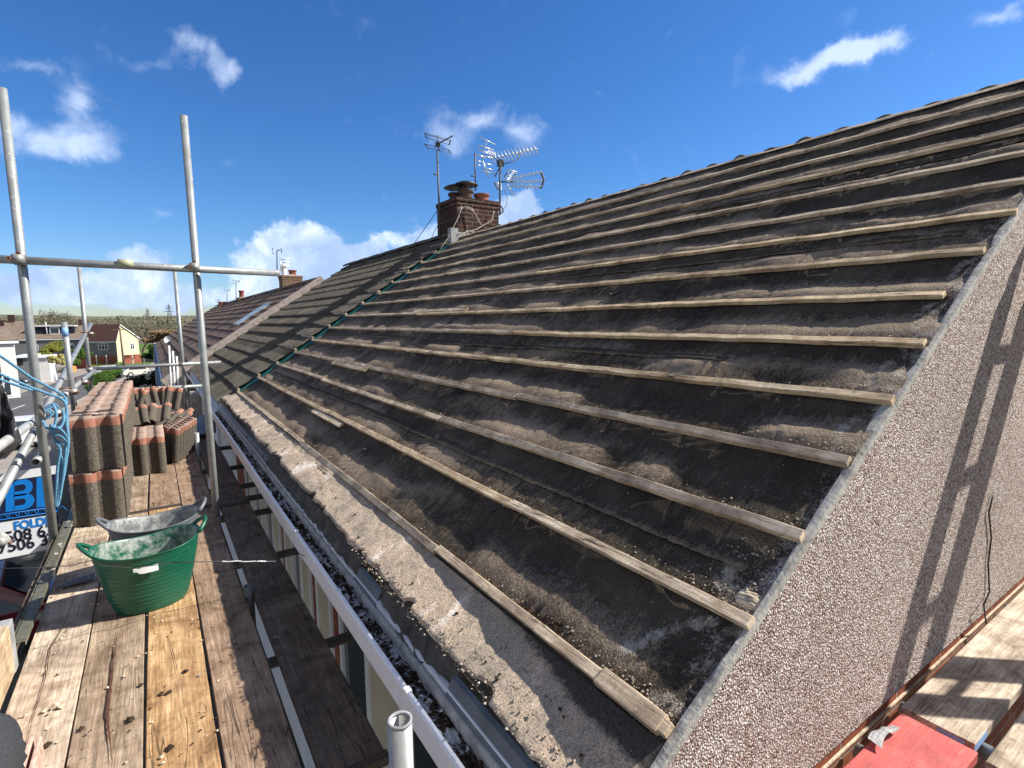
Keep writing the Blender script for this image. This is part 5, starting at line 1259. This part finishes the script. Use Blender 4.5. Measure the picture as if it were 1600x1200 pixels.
# ================================================================== THE GROUND AND THE DISTANCE
def gz(y): 
    return -6.2-2.6*min(1, max(0, (y-52)/98))-.4*min(1, max(0, (y-150)/250))
def G(px, py):
    """point of the ground under a sight line"""
    lo, hi = 3., 900.; d = ray(px, py); d = d/d[1]
    for _ in range(40):
        mid = (lo+hi)/2
        if d[2]*mid > gz(mid): lo = mid
        else: hi = mid
    return Vector((d[0]*lo, lo, gz(lo)))
def sheet(name, xs, ysl, mat, dz, fx=None):
    m = MB(); m.grid([[Vector(((fx(y) if fx else 0)+x, y, gz(y)+dz)) for x in xs] for y in ysl], True); o = m.build(name, M[mat]); tag(o, kind='structure'); return fixnormals(o)
YS = [-60, 0, 20, 40]+list(range(50, 121, 5))+[150, 250, 500, 1000, 2600]
g = sheet('ground', [-2600, -600, -60, 0, 60, 600, 2600], YS, 'dirtg', 0); g.data.flip_normals() if g.data.polygons[0].normal.z < 0 else None
sheet('grass_field', [0, 60], [132, 140, 160, 200, 290, 420], 'grass', .02, lambda y: -12-.0*y)
rc = lambda y: -12.4+.065*y
sheet('pavement', [-15, 6.5], YS[:-3], 'pave', .004, rc)
sheet('road', [-3.2, 3.3], YS[:-3], 'asphalt', .010, rc)
for x0, x1 in ((3.3, 3.42), (-3.32, -3.2)):
    m = MB(); yl = YS[:-3]
    for i in range(len(yl)-1):
        a, b = yl[i], yl[i+1]; m.add([(rc(a)+x0, a, gz(a)), (rc(a)+x1, a, gz(a)), (rc(b)+x1, b, gz(b)), (rc(b)+x0, b, gz(b)), (rc(a)+x0, a, gz(a)+.12), (rc(a)+x1, a, gz(a)+.12), (rc(b)+x1, b, gz(b)+.12), (rc(b)+x0, b, gz(b)+.12)], [(4, 5, 6, 7), (0, 1, 5, 4), (2, 3, 7, 6), (0, 4, 7, 3), (1, 2, 6, 5)])
    tag(m.build('kerb', M['pave']), kind='structure')
m = MB()
for k in range(12):
    a = 14+k*7.5; b = a+4.4
    m.add([(rc(a)-.06, a, gz(a)+.016), (rc(a)+.06, a, gz(a)+.016), (rc(b)+.06, b, gz(b)+.016), (rc(b)-.06, b, gz(b)+.016)], [(0, 1, 2, 3)])
for a, b, o_ in ((16, 31, 3.0), (34, 44, 3.0)): m.add([(rc(a)+o_-.05, a, gz(a)+.016), (rc(a)+o_+.05, a, gz(a)+.016), (rc(b)+o_+.05, b, gz(b)+.016), (rc(b)+o_-.05, b, gz(b)+.016)], [(0, 1, 2, 3)])
tag(m.build('road_markings', M['paint']), kind='structure')
m = MB(); rows = []
for x in np.linspace(-1500, 1500, 60):
    h = 6+16*float(fbm(np.array([x/260+4]), np.array([1.]), 4)[0]); rows.append([Vector((x, 560, -9)), Vector((x, 700, -4)), Vector((x, 900, h*.55)), Vector((x, 1150, h)), Vector((x, 1400, h*.4))])
m.grid(rows); o = fixnormals(m.build('hills', M['woods'])); tag(o, kind='structure')
# foliage
def leaves(m, c, rad, n, size, r, tilt=1., hollow=.35, noise_=0):
    c = Vector(c)
    for _ in range(n):
        while True:
            p = Vector((r.uniform(-1, 1), r.uniform(-1, 1), r.uniform(-1, 1)))
            if hollow < p.length < 1: break
        q = c+Vector((p.x*rad[0], p.y*rad[1], p.z*rad[2])); u = Vector((r.gauss(0, 1), r.gauss(0, 1), r.gauss(0, 1))).normalized(); w = u.orthogonal().normalized()
        s = size*r.uniform(.5, 1.4); m.add([q-u*s, q+w*s*.6, q+u*s, q-w*s*.6], [(0, 1, 2, 3)])
def clump(name, label, cat, blobs, mat, n, size, seed, group=None, kind=None, stem=None):
    m = MB(); r = random.Random(seed)
    for c, rad in blobs:
        for _ in range(7):
            d = Vector((r.uniform(-.6, .6)*rad[0], r.uniform(-.6, .6)*rad[1], r.uniform(-.5, .7)*rad[2])); leaves(m, Vector(c)+d, tuple(x*r.uniform(.35, .6) for x in rad), n//7, size, r, hollow=.2)
    if stem:
        root = empty(name, stem[0]); tag(root, label, cat, group); L0 = Vector(stem[0]); o = m.build('crown', M[mat], root, loc=L0); o.location = (0, 0, 0)
        t = MB(); t.tube([Vector((0, 0, -.2)), Vector((.05, 0, stem[1]*.6)), Vector((0, 0.1, stem[1]))], [stem[2], stem[2]*.7, stem[2]*.3], 7); t.build('trunk', M['bark'], root); return root
    o = m.build(name, M[mat]); tag(o, label, cat, group, kind); return o
M['bark'] = plain('bark', (.14, .115, .085), .95, .1, .3, 4); M['twig'] = plain('twigs', (.17, .15, .11), .95, .1, .3, 1)
def leafm(name, c, var=.45): return plain(name, c, .8, .1, var, 1.2)
M['lf_dark'] = leafm('dark_leaves', (.020, .040, .014)); M['lf_green'] = leafm('green_leaves', (.05, .10, .018)); M['lf_yel'] = leafm('yellow_green_leaves', (.15, .16, .03)); M['lf_bloss'] = leafm('yellow_blossom', (.42, .38, .14))
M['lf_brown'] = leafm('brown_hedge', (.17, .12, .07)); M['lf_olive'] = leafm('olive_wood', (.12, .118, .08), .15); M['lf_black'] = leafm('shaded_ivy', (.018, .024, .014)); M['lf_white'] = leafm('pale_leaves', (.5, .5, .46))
def bare(base, hgt, seed, label, spread=1.0, group='bare trees along the field edge', twig='twig', yel=None):
    r = random.Random(seed); root = empty('bare_tree', base); tag(root, label, 'tree', group)
    t = MB(); c = MB()
    def grow(p, d, L_, rad, lev):
        q = p+d*L_; (t if lev < 2 else c).tube([p, p.lerp(q, .5)+Vector((r.gauss(0, 1), r.gauss(0, 1), 0))*L_*.04, q], [rad, rad*.8, rad*.6], 5 if lev < 2 else 3, False)
        if lev >= 6: return
        for _ in range(3 if lev in (0, 1, 2, 4) else 2):
            a = Vector((r.gauss(0, 1), r.gauss(0, 1), r.gauss(0, .5))).normalized(); nd = (d+a*(.55+.1*lev)*spread+Vector((0, 0, .12))).normalized(); grow(q if r.random() < .6 else p.lerp(q, r.uniform(.5, 1)), nd, L_*r.uniform(.66, .84), max(rad*.58, .05), lev+1)
    grow(Vector((0, 0, 0)), Vector((0, 0, 1)), hgt*.26, hgt*.026, 0)
    t.build('trunk', M['bark'], root); c.build('crown', M[twig], root); return root
for i, (px, yt, Y, lab) in enumerate(((78, 467, 215, 'largest bare tree, behind the house with the dark dormer'), (157, 479, 215, 'bare tree between the thin upright and the red roofed house'), (3, 488, 170, 'bare tree at the left edge of the photo above the roofs'),
                                   (217, 497, 135, 'slender bare tree at the edge of the green field'), (112, 486, 210, 'low bare tree right of the dark dormer'), (140, 484, 230, 'wide bare tree behind the thin upright'), (186, 494, 240, 'small bare tree above the cream gable'))):
    a = at(px, yt, Y); zb = gz(Y)-.5; bare((a.x, Y, zb), (a.z-zb)*.98, 40+i, lab, 1.0 if i != 3 else .8)
# woodland masses across the valley
def band(name, label, xs, Y, top, dep, mat, n, size, seed):
    m = MB(); r = random.Random(seed)
    for _ in range(n):
        x = r.uniform(*xs); y = Y+r.uniform(-dep, dep); h = top*(.6+.6*float(fbm(np.array([x/22+seed]), np.array([y/40]), 3)[0])); z = gz(Y)+h*r.random()**.6
        q = Vector((x, y, z)); u = Vector((r.gauss(0, 1), r.gauss(0, 1), r.gauss(0, 1))).normalized(); w = u.orthogonal().normalized(); s = size*r.uniform(.5, 1.4); m.add([q-u*s, q+w*s*.6, q+u*s, q-w*s*.6], [(0, 1, 2, 3)])
    tag(m.build(name, M[mat]), label, 'woodland', kind='stuff')
band('treeline', 'olive brown treeline across the valley behind the houses', (-170, 80), 430, 10.5, 14, 'lf_olive', 16000, .65, 5)
band('treeline', 'brownish woodland further off under the pylons', (-200, 200), 560, 15, 30, 'lf_olive', 16000, 1.2, 8)
band('hedge', 'pale brown hedge beyond the green field', (6, 34), 190, 4.2, 2, 'lf_brown', 2600, .5, 9)
band('treeline', 'green yellow thicket behind the dark dormer', (-46, -14), 175, 7, 5, 'lf_yel', 1800, .5, 12)
# ---- buildings
def prism_house(label, name, C0, u, Wd, v, Dp, ze, zr, frac, front, gable, roof, group=None, over=.25):
    C0 = Vector(C0); u = Vector((*u, 0)).normalized(); v = Vector((*v, 0)).normalized(); o = empty(name, C0); tag(o, label, 'house', group); zb = -1.0
    P = lambda a, b, z: u*a+v*b+Vector((0, 0, z))
    ze -= C0.z; zr -= C0.z
    m = MB(); m.add([P(0, 0, zb), P(Wd, 0, zb), P(Wd, 0, ze), P(0, 0, ze)], [(0, 1, 2, 3)]); m.build('front_wall', M[front], o); m = MB(); m.add([P(0, Dp, zb), P(Wd, Dp, zb), P(Wd, Dp, ze), P(0, Dp, ze)], [(0, 3, 2, 1)]); m.build('rear_wall', M[front], o)
    m = MB()
    for a in (0, Wd):
        m = MB(); m.add([P(a, 0, zb), P(a, Dp, zb), P(a, Dp, ze), P(a, Dp*frac, zr), P(a, 0, ze)], [(0, 1, 2, 3, 4)]); m.build('gable_wall', M[gable], o)
    sl = (zr-ze)/(Dp*frac); sl2 = (zr-ze)/(Dp*(1-frac)); th = .18; m = MB()
    pf = [(-over, ze-sl*over), (Dp*frac, zr), (Dp+over, ze-sl2*over)]
    m.prism([P(-over, b, z+.03) for b, z in pf]+[P(-over, b, z+.03+th) for b, z in pf[::-1]], u*(Wd+2*over)); fixnormals(m.build('roof', M[roof], o))
    m = MB(); m.add([P(-over, -over-.02, ze-sl*over-.12), P(Wd+over, -over-.02, ze-sl*over-.12), P(Wd+over, -over-.02, ze-sl*over+.08), P(-over, -over-.02, ze-sl*over+.08)], [(0, 1, 2, 3)])
    for b0, z0, b1, z1 in ((-over, ze-sl*over, Dp*frac, zr), (Dp*frac, zr, Dp+over, ze-sl2*over)): m.add([P(-over-.02, b0, z0), P(-over-.02, b1, z1), P(-over-.02, b1, z1+.2), P(-over-.02, b0, z0+.2)], [(0, 1, 2, 3)])
    m.build('bargeboard', M['upvc'], o)
    def window(face, t, z, w, h, k=2):
        q = (lambda a, zz, d: P(t+a, -d, zz)) if face == 'f' else (lambda a, zz, d: P(-d, t+a, zz)); m = MB()
        for a0, a1, z0, z1 in [(0, w, z, z+.1), (0, w, z+h-.1, z+h)]+[(w*i/k-.0, w*i/k+.1, z+.1, z+h-.1) for i in range(k)]+[(w-.1, w, z+.1, z+h-.1), (.1, w-.1, z+h*.62, z+h*.62+.07)]:
            m.add([q(a0, z0, .04), q(a1, z0, .04), q(a1, z1, .04), q(a0, z1, .04), q(a0, z0, 0), q(a1, z0, 0), q(a1, z1, 0), q(a0, z1, 0)], [(0, 1, 2, 3), (0, 4, 5, 1), (1, 5, 6, 2), (2, 6, 7, 3), (3, 7, 4, 0)])
        f = m.build('window', M['upvc'], o); m = MB(); m.add([q(.02, z+.02, .015), q(w-.02, z+.02, .015), q(w-.02, z+h-.02, .015), q(.02, z+h-.02, .015)], [(0, 1, 2, 3)]); m.build('pane', M['glass'], f)
    return o, P, window
a = at(181, 530, 150)
oc, PP, win = prism_house('cream gabled house with a dark red roof, left of the green field', 'cream_house', (a.x, 150, gz(150)), (-.8, .6), 7.2, (.6, .8), 6.7, a.z, at(187, 508, 151).z, .2, 'greywall', 'cream', 'redtile')
win('f', 2.0, 2.9, 2.3, 1.4, 3); win('f', 2.4, .3, 1.6, 1.2); win('g', 4.0, 2.7, 1.3, 1.5); win('g', 4.2, .2, 1.1, 1.2)
a = at(140, 528, 158)
ot, PP, win = prism_house('long grey terrace with brown roofs and a navy dormer, left of the red roofed house', 'grey_terrace', (a.x, 158, gz(158)), (-1, .12), 17.5, (.12, 1), 9, a.z, at(140, 508, 163).z, .5, 'greywall', 'cream', 'browntile')
for t in (3.0, 6.2, 9.4, 13.6): win('f', t, 2.9, 1.4, 1.3); win('f', t+.2, .3, 1.3, 1.3)
def dormer():
    m = MB(); z0 = at(90, 525, 160).z-gz(158); z1 = at(90, 510, 160).z-gz(158); c = [PP(3.0, 1.3, z0), PP(10.6, 1.3, z0), PP(10.6, 5, z0), PP(3.0, 5, z0)]; m.prism(c, (0, 0, z1-z0)); d = fixnormals(m.build('dormer', M['navyclad'], ot))
    m = MB(); m.prism([PP(2.8, 1.0, z1), PP(10.8, 1.0, z1), PP(10.8, 5, z1), PP(2.8, 5, z1)], (0, 0, .25)); fixnormals(m.build('dormer_edge', M['upvc'], d))
    m = MB(); m.prism([PP(5.6, 1.25, z0+.45), PP(7.4, 1.25, z0+.45), PP(7.4, 1.25, z1-.2), PP(5.6, 1.25, z1-.2)], (0, .03, 0)); fixnormals(m.build('dormer_window', M['upvc'], d))
    m = MB(); m.prism([PP(5.8, 1.22, z0+.65), PP(7.2, 1.22, z0+.65), PP(7.2, 1.22, z1-.4), PP(5.8, 1.22, z1-.4)], (0, .02, 0)); fixnormals(m.build('pane', M['glass'], d))
    m = MB(); m.tube([PP(7.9, 1.15, z0), PP(7.9, 1.15, z1+1.0)], .09, 6); m.build('vent_pipe', M['upvc'], d)
    for t, hh in ((2.2, 1.3), (16.5, 1.2)): m = MB(); b = PP(t, 4.5, at(140, 508, 163).z-gz(158)-.6); m.box((b.x-.45, b.y-.4, b.z), (b.x+.45, b.y+.4, b.z+hh+.6)); c = m.build('chimney', M['stack_y'], ot); m = MB(); m.tube([b+Vector((-.2, 0, hh+.6)), b+Vector((-.2, 0, hh+1.0))], .13, 8); m.tube([b+Vector((.2, 0, hh+.6)), b+Vector((.2, 0, hh+1.0))], .13, 8); m.build('chimney_pot', M['terra'], c)
M['navyclad'] = plain('navy_cladding', (.012, .014, .032), .7, .3, .2, 3); dormer()
a = at(40, 527, 172)
ol, PP, win = prism_house('brown roofed houses behind the left upright, farthest left', 'brown_roofed_house', (a.x, 172, gz(172)), (-1, .05), 24, (.05, 1), 10, a.z, at(20, 503, 177).z, .5, 'greywall', 'cream', 'browntile'); win('f', 2.5, 3.0, 2.4, 1.6)
m = MB(); b = PP(3.2, 5, at(20, 503, 177).z-gz(172)-.5); m.box((b.x-.6, b.y-.5, b.z), (b.x+.6, b.y+.5, b.z+2.2)); m.build('chimney', M['stack_y'], ol)
a = at(22, 533, 64)
ow, PP, win = prism_house('white rendered house at the left edge, over the parked red car', 'white_house', (a.x, 64, gz(64)), (-.95, -.31), 9, (-.31, .95), 8, a.z, at(-10, 515, 67).z, .5, 'render', 'render', 'browntile'); win('f', 2.2, 3.0, 1.2, 1.4); win('f', .5, .2, 1.0, 1.9)
m = MB(); m.prism([PP(1.6, -.03, 0), PP(4, -.03, 0), PP(4, -.03, 2.4), PP(1.6, -.03, 2.4)], (0, .02, 0)); fixnormals(m.build('brick_panel', M['brick_y'], ow)); m = MB(); m.tube([PP(1.15, -.1, 0), PP(1.15, -.1, 5)], .05, 6); m.build('downpipe', M['black'], ow)
# low garages
a = G(60, 577); m = MB()
def lowbox(name, label, px0, px1, ytop, ybot, Y, dep, wall, roof, cat='garage'):
    a, b = at(px0, ytop, Y), at(px1, ytop, Y); z0 = gz(Y)-.3; o = empty(name, (a.x, Y, gz(Y))); L0 = Vector(o.location); tag(o, label, cat)
    m = MB(); m.box(Vector((a.x, Y, z0))-L0, Vector((b.x, Y+dep, a.z-.18))-L0); m.build('wall', M[wall], o); m = MB(); m.box(Vector((a.x-.2, Y-.25, a.z-.18))-L0, Vector((b.x+.2, Y+dep+.2, a.z))-L0); m.build('roof', M[roof], o); return o, L0
o, L0 = lowbox('garage', 'low flat garage with a white roof edge, beside the white house', 24, 46, 557, 575, 84, 6, 'greywall', 'upvc'); m = MB(); a = at(26, 560, 83.9); b = at(36, 570, 83.9); m.box(Vector((a.x, 83.94, b.z))-L0, Vector((b.x, 83.97, a.z))-L0); m.build('door', M['black'], o)
lowbox('garage', 'low white outbuilding behind the left upright', 56, 76, 557, 573, 86, 5, 'render', 'upvc')
def fence(name, label, pts, h, mat, post='upvc', wd=2.0):
    o = empty(name, pts[0]); L0 = Vector(pts[0]); tag(o, label, 'fence'); pm = MB()
    for i in range(len(pts)-1):
        a, b = Vector(pts[i]), Vector(pts[i+1]); n = max(1, int((b-a).length/wd))
        for k in range(n):
            p, q = a.lerp(b, k/n)-L0, a.lerp(b, (k+1)/n)-L0; m = MB(); d = (q-p).normalized(); m.prism([p+d*.09, q-d*.09, q-d*.09+Vector((0, 0, h)), p+d*.09+Vector((0, 0, h))], (0, .05, 0)); fixnormals(m.build('panel', M[mat], o))
            m = MB(); m.box(p-Vector((.08, .08, .2)), p+Vector((.08, .08, h+.12))); m.build('post', M[post], o)
    return o
M['fence_red'] = plain('red_brown_fence', (.23, .075, .045), .85, .2, .2, 2); M['fence_or'] = plain('orange_fence', (.55, .22, .07), .85, .2, .1); M['fence_grey'] = plain('grey_fence', (.22, .22, .21), .9, .1, .2)
fence('garden_fence', 'dark red panel fence with white posts in front of the grey terrace', [G(119, 576)+Vector((0, 0, 0)), G(136, 576)], 1.9, 'fence_red')
fence('garden_fence', 'red panel fence with white posts in front of the cream house, left of the pole', [G(136, 570), G(183, 569)], 1.8, 'fence_red')
fence('garden_fence', 'red panel fence with white posts right of the telegraph pole', [G(194, 569), G(222, 567)], 1.9, 'fence_red')
fence('garden_fence', 'grey fence at the edge of the field, beside the evergreen bushes', [G(222, 566), G(268, 566)], 1.2, 'fence_grey', 'fence_grey')
fence('garden_gate', 'short bright orange fence panel beside the dark red one', [G(112, 582), G(120, 580)], 1.7, 'fence_or', 'fence_or', 9)
o = fence('low_wall', 'low pale garden wall behind the parked red car', [G(62, 584), G(106, 582)], .9, 'pave', 'pave', 3)
# poles
a = G(195, 582); tp = empty('telegraph_pole', a); tag(tp, 'brown telegraph pole with a cross arm in front of the cream gable', 'telegraph pole'); tz = at(187, 512, a.y); m = MB(); m.tube([(0, 0, 0), tz-a], [.16, .11], 8); m.build('pole', M['bark'], tp)
m = MB(); t_ = at(187, 515, a.y)-a; m.box((-.9, -.06, -.06), (.9, .06, .06), Matrix.Translation(t_)); m.build('cross_arm', M['bark'], tp)
a = G(242, 573); m = MB(); m.tube([a, at(241, 524, a.y)], .09, 8); tag(m.build('street_lamp', M['upvc']), 'white lamp post in front of the evergreen bushes', 'lamp post')
m = MB()
for px, yb, yt, Y in ((264.5, 492, 476, 420), (232, 490, 482, 520)):
    pass
def pylon(px, yt, yb, Y, label):
    t = at(px, yt, Y); b = at(px, yb+14, Y); h = t.z-b.z; o = empty('pylon', b); tag(o, label, 'pylon', 'electricity pylons on the horizon'); m = MB(); w = h*.13; rr = .22
    for sx in (-1, 1):
        for sy in (-1, 1): m.tube([Vector((sx*w, sy*w, 0)), Vector((0, 0, h))], rr, 3)
    for k in range(6):
        z = h*k/7; ww = w*(1-z/h); m.tube([Vector((-ww, 0, z)), Vector((ww*.85, 0, z+h/7))], rr*.6, 3); m.tube([Vector((ww, 0, z)), Vector((-ww*.85, 0, z+h/7))], rr*.6, 3)
    m.build('lattice', M['mast'], o); m = MB()
    for z, a_ in ((.62, .19), (.76, .15), (.88, .12)): m.tube([Vector((-h*a_, 0, h*z)), Vector((h*a_, 0, h*z))], rr, 3)
    m.build('cross_arms', M['mast'], o)
pylon(266, 475, 492, 420, 'nearer pylon left of the far upright tube'); pylon(232, 482, 491, 520, 'farther smaller pylon left of the other one')
# vegetation near the houses
def vb(px, py, Y, rx, rz): return (tuple(at(px, py, Y)), (rx*.52, rx*.45, rz*.56))
clump('garden_tree', 'yellow green tree in leaf in front of the grey terrace', 'tree', [vb(80, 546, 92, 2.2, 1.5), vb(90, 541, 93, 2.2, 1.5), vb(72, 550, 91, 1.8, 1.1)], 'lf_yel', 1400, .10, 51, stem=(tuple(G(80, 578)), 2.6, .13))
clump('flowering_bush', 'bush covered in pale yellow blossom by the low wall', 'bush', [vb(82, 562, 80, 1.1, .8), vb(93, 560, 81, 1.2, .9), vb(98, 566, 80, .9, .8)], 'lf_bloss', 900, .09, 52)
clump('garden_bush', 'green bush between the brace and the dark red fence', 'bush', [vb(122, 553, 90, 1.8, 1.5), vb(132, 556, 92, 1.6, 1.3), vb(118, 566, 88, 1.2, .8)], 'lf_green', 1200, .12, 53)
clump('roadside_bush', 'dark bush right beyond the thin upright above the tile stack', 'bush', [vb(150, 594, 38, 1.1, .8), vb(165, 589, 39, 1.2, .8), vb(178, 585, 40, 1.0, .6), vb(148, 606, 37, .9, .7)], 'lf_green', 2600, .035, 54)
clump('evergreen_bush', 'rounded bright evergreen bush beside the terrace eaves', 'bush', [vb(258, 552, 58, 1.9, 1.6), vb(264, 558, 57, 1.2, 1.1), vb(250, 548, 60, 1.7, 1.0)], 'lf_green', 3200, .06, 55)
clump('evergreen_bush', 'dark evergreen bush left of the bright rounded one', 'bush', [vb(240, 553, 62, 1.9, 1.1), vb(246, 545, 64, 1.6, 1.2), vb(232, 556, 63, 1.3, .6)], 'lf_dark', 3000, .06, 56)
clump('brown_thicket', 'leafless reddish brown thicket above the evergreen bushes', 'thicket', [vb(250, 527, 95, 4.5, 1.5), vb(262, 525, 92, 4, 1.6), vb(273, 526, 95, 4, 1.6)], 'lf_brown', 1800, .22, 57, kind='stuff')
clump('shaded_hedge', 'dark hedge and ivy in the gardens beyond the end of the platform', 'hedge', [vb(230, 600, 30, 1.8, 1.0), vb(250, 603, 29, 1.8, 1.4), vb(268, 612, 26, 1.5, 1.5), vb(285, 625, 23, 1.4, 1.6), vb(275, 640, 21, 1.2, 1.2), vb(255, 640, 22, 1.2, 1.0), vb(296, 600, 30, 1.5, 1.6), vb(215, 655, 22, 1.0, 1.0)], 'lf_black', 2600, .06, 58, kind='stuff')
clump('pale_ivy', 'pale leaves speckling the dark hedge', 'ivy', [vb(243, 590, 28, .8, .6), vb(262, 602, 25, .8, .8), vb(240, 612, 25, .9, .5), vb(290, 592, 26, 1.0, .5), vb(247, 620, 24, .9, .5)], 'lf_white', 260, .04, 59, kind='stuff')  # pale leaf colour set among the near-black leaves
# small brick outhouse roof
lowbox('brick_outhouse', 'small outhouse with an orange red roof below the terrace gutter', 250, 276, 573, 588, 45, 3, 'brick_y', 'terra', 'outhouse')
# ---- vehicles
def car(c, head, label, col, Ln=4.3, H_=1.45, Wd=1.75, van=False, name='parked_car'):
    o = empty(name, c, head); tag(o, label, 'van' if van else 'car', 'cars parked along the street'); cm, nt_, b_ = newmat('car_paint', .25, .6); b_.inputs['Base Color'].default_value = (*col, 1); b_.inputs['Coat Weight'].default_value = .6
    h2 = Ln/2; w = Wd/2
    if van: side = [(-h2, .35), (-h2, 1.2), (-h2+.1, H_), (h2-1.5, H_), (h2-.75, 1.15), (h2-.1, .95), (h2, .5), (h2, .35)]
    else: side = [(-h2, .4), (-h2+.02, .82), (-h2+.25, .95), (h2-1.15, .93), (h2-.25, .78), (h2, .58), (h2, .35), (-h2+.1, .3)]
    m = MB(); rows = []
    for y, k in ((-w, .93), (-w, 1), (-w*.92, 1.0), (w*.92, 1.0), (w, 1), (w, .93)): 
        rows.append([Vector((x, y if k != .93 else y*.97, z*(1 if k == 1.0 else .97))) for x, z in side+[side[0]]])
    m.grid(rows, False); m.add([Vector((x, -w*.97, z*.97)) for x, z in side], [tuple(range(len(side)))]); m.add([Vector((x, w*.97, z*.97)) for x, z in side], [tuple(range(len(side)))[::-1]])
    bd = fixnormals(m.build('body', cm, o, .03))
    if not van:
        gh = [(-h2+.35, .93), (-h2+.85, H_-.03), (-h2+1.1, H_), (h2-1.95, H_), (h2-1.7, H_-.05), (h2-1.05, .92)]
        m = MB(); rows = [[Vector((x, y*(1 if z < 1 else .82), z)) for x, z in gh] for y in (-w*.95, w*.95)]; m.grid(rows, False); m.add(rows[0], [tuple(range(6))]); m.add(rows[1], [tuple(range(6))[::-1]]); fixnormals(m.build('cabin', cm, o, .02))
        for s_ in (-1, 1):
            gp = [(-h2+.62, .96), (-h2+.95, H_-.1), (h2-2.0, H_-.1), (h2-1.35, .96)]; m = MB(); m.add([Vector((x, s_*(w*.95*(1 if z < 1 else .85)+.012), z)) for x, z in gp], [(0, 1, 2, 3)]); m.build('side_window', M['glass'], o)
        for a, b in (((h2-1.07, .95), (h2-1.66, H_-.08)), ((-h2+.36, .97), (-h2+.8, H_-.08))):
            e = .015 if a[0] > 0 else -.015; m = MB(); m.add([Vector((a[0]+e, -w*.85, a[1]+.01)), Vector((a[0]+e, w*.85, a[1]+.01)), Vector((b[0]+e, w*.74, b[1]+.01)), Vector((b[0]+e, -w*.74, b[1]+.01))], [(0, 1, 2, 3)]); m.build('windscreen' if a[0] > 0 else 'rear_window', M['glass'], o)
    else:
        m = MB(); m.add([Vector((h2-.73, -w*.88, 1.18)), Vector((h2-.73, w*.88, 1.18)), Vector((h2-1.43, w*.84, H_-.06)), Vector((h2-1.43, -w*.84, H_-.06))], [(0, 1, 2, 3)]); m.build('windscreen', M['glass'], o)
    for sx in (-h2+.8, h2-.85):
        for sy in (-1, 1):
            m = MB(); m.tube([Vector((sx, sy*(w-.2), .32)), Vector((sx, sy*(w+.01), .32))], .32, 18); t = m.build('wheel', M['black'], o); m = MB(); m.tube([Vector((sx, sy*(w-.05), .32)), Vector((sx, sy*(w+.02), .32))], .2, 14); m.build('rim', M['alu'], t)
    for sy in (-1, 1):
        m = MB(); m.box((h2-.12, sy*w*.75-.18, .60), (h2+.01, sy*w*.75+.18, .74)); m.build('headlight', M['white_chip'], o, .02)
        m = MB(); m.box((-h2-.01, sy*w*.8-.12, .68), (-h2+.1, sy*w*.8+.12, .88)); m.build('tail_light', M['taillight'], o, .02)
    return o
M['taillight'] = plain('tail_light', (.5, .02, .02), .3, .5)
def onG(px, py): return G(px, py)
p = G(54, 589); car(p, R(2), 'dark red car parked across the road behind the left upright', (.20, .012, .02), 4.5, 1.5)
p = G(16, 606); car(p+Vector((-.6, 1.0, 0)), R(-12), 'dark blue grey car parked at the left, behind the rope', (.02, .025, .04), 4.4, 1.45)
p = G(2, 618); car(p+Vector((-.8, 0, 0)), R(70), 'bright pinkish red car at the left edge, only its rear showing', (.62, .02, .05), 4.0, 1.45)
p = G(176, 587); car(p, R(-8), 'white car parked above the far end of the tile stack', (.75, .75, .75), 4.2, 1.45)
p = G(219, 590); car(p+Vector((0, 3, 0)), R(10), 'pale car parked under the far cross rail, behind the dark hedge', (.62, .62, .55), 4.0, 1.45)
p = G(210, 626); car(p+Vector((-.4, 2, 0)), R(95), 'deep blue car beyond the tile stack, partly hidden', (.01, .05, .22), 4.1, 1.45)
p = G(215, 660); car(p+Vector((-.3, .5, 0)), R(92), 'white van seen from above between the two tile stacks', (.75, .76, .78), 4.6, 1.9, 1.85, True, 'parked_van')
p = G(46, 700); car(p+Vector((-.6, 1.5, 0)), R(94), 'white car parked in the road below the rope', (.74, .74, .76), 4.2, 1.45)
car(Vector((-3.3, 13.6, -6.2)), R(6), 'dark red car below the sign, side window reflecting blue sky', (.12, .006, .01), 4.5, 1.5)
# details at the far end of the platform and of the terrace
a = at(296, 612, 11.2); b = at(315, 652, 10.9); m = MB(); m.box((a.x, 10.9, b.z-1.2), (b.x, 11.25, a.z)); tag(m.build('rendered_pier', M['pebble']), 'pink pebbledash pier standing beyond the far base plate', 'pier')
m = MB(); q = [atz(283, 684, -1.50), atz(338, 676, -1.50), atz(336, 645, -1.40), atz(312, 650, -1.42)]; m.prism(q, (0, 0, .01)); tag(fixnormals(m.build('felt_offcut', M['galv_dark'])), 'dark triangular offcut of felt lying at the far end of the inside boards', 'felt offcut')
ds = empty('satellite_dish', at(262, 531, 34)); L0 = Vector(ds.location); tag(ds, 'small white satellite dish at the low corner of the third terrace roof', 'dish'); m = MB(); rows = [[Vector((.17*q*math.cos(t), .05*(1-q*q)+.05, .20*q*math.sin(t))) for t in np.linspace(0, 6.2832, 17)] for q in (.01, .4, .75, 1)]
m.grid(rows); m.build('reflector', M['upvc'], ds); m = MB(); m.tube([(0, .1, 0), (0.02, .12, -.25), (.12, .2, -.40)], .015, 6); m.build('arm', M['alu'], ds)
m = MB()
for x in (264, 270, 276): m.tube([at(x, 540+(x-264)*1.4, 15.0), at(x+5, 640, 15.0)], .022, 6)
tag(m.build('downpipe', M['upvc']), 'thin white pipes running down under the third roof corner', 'pipe')
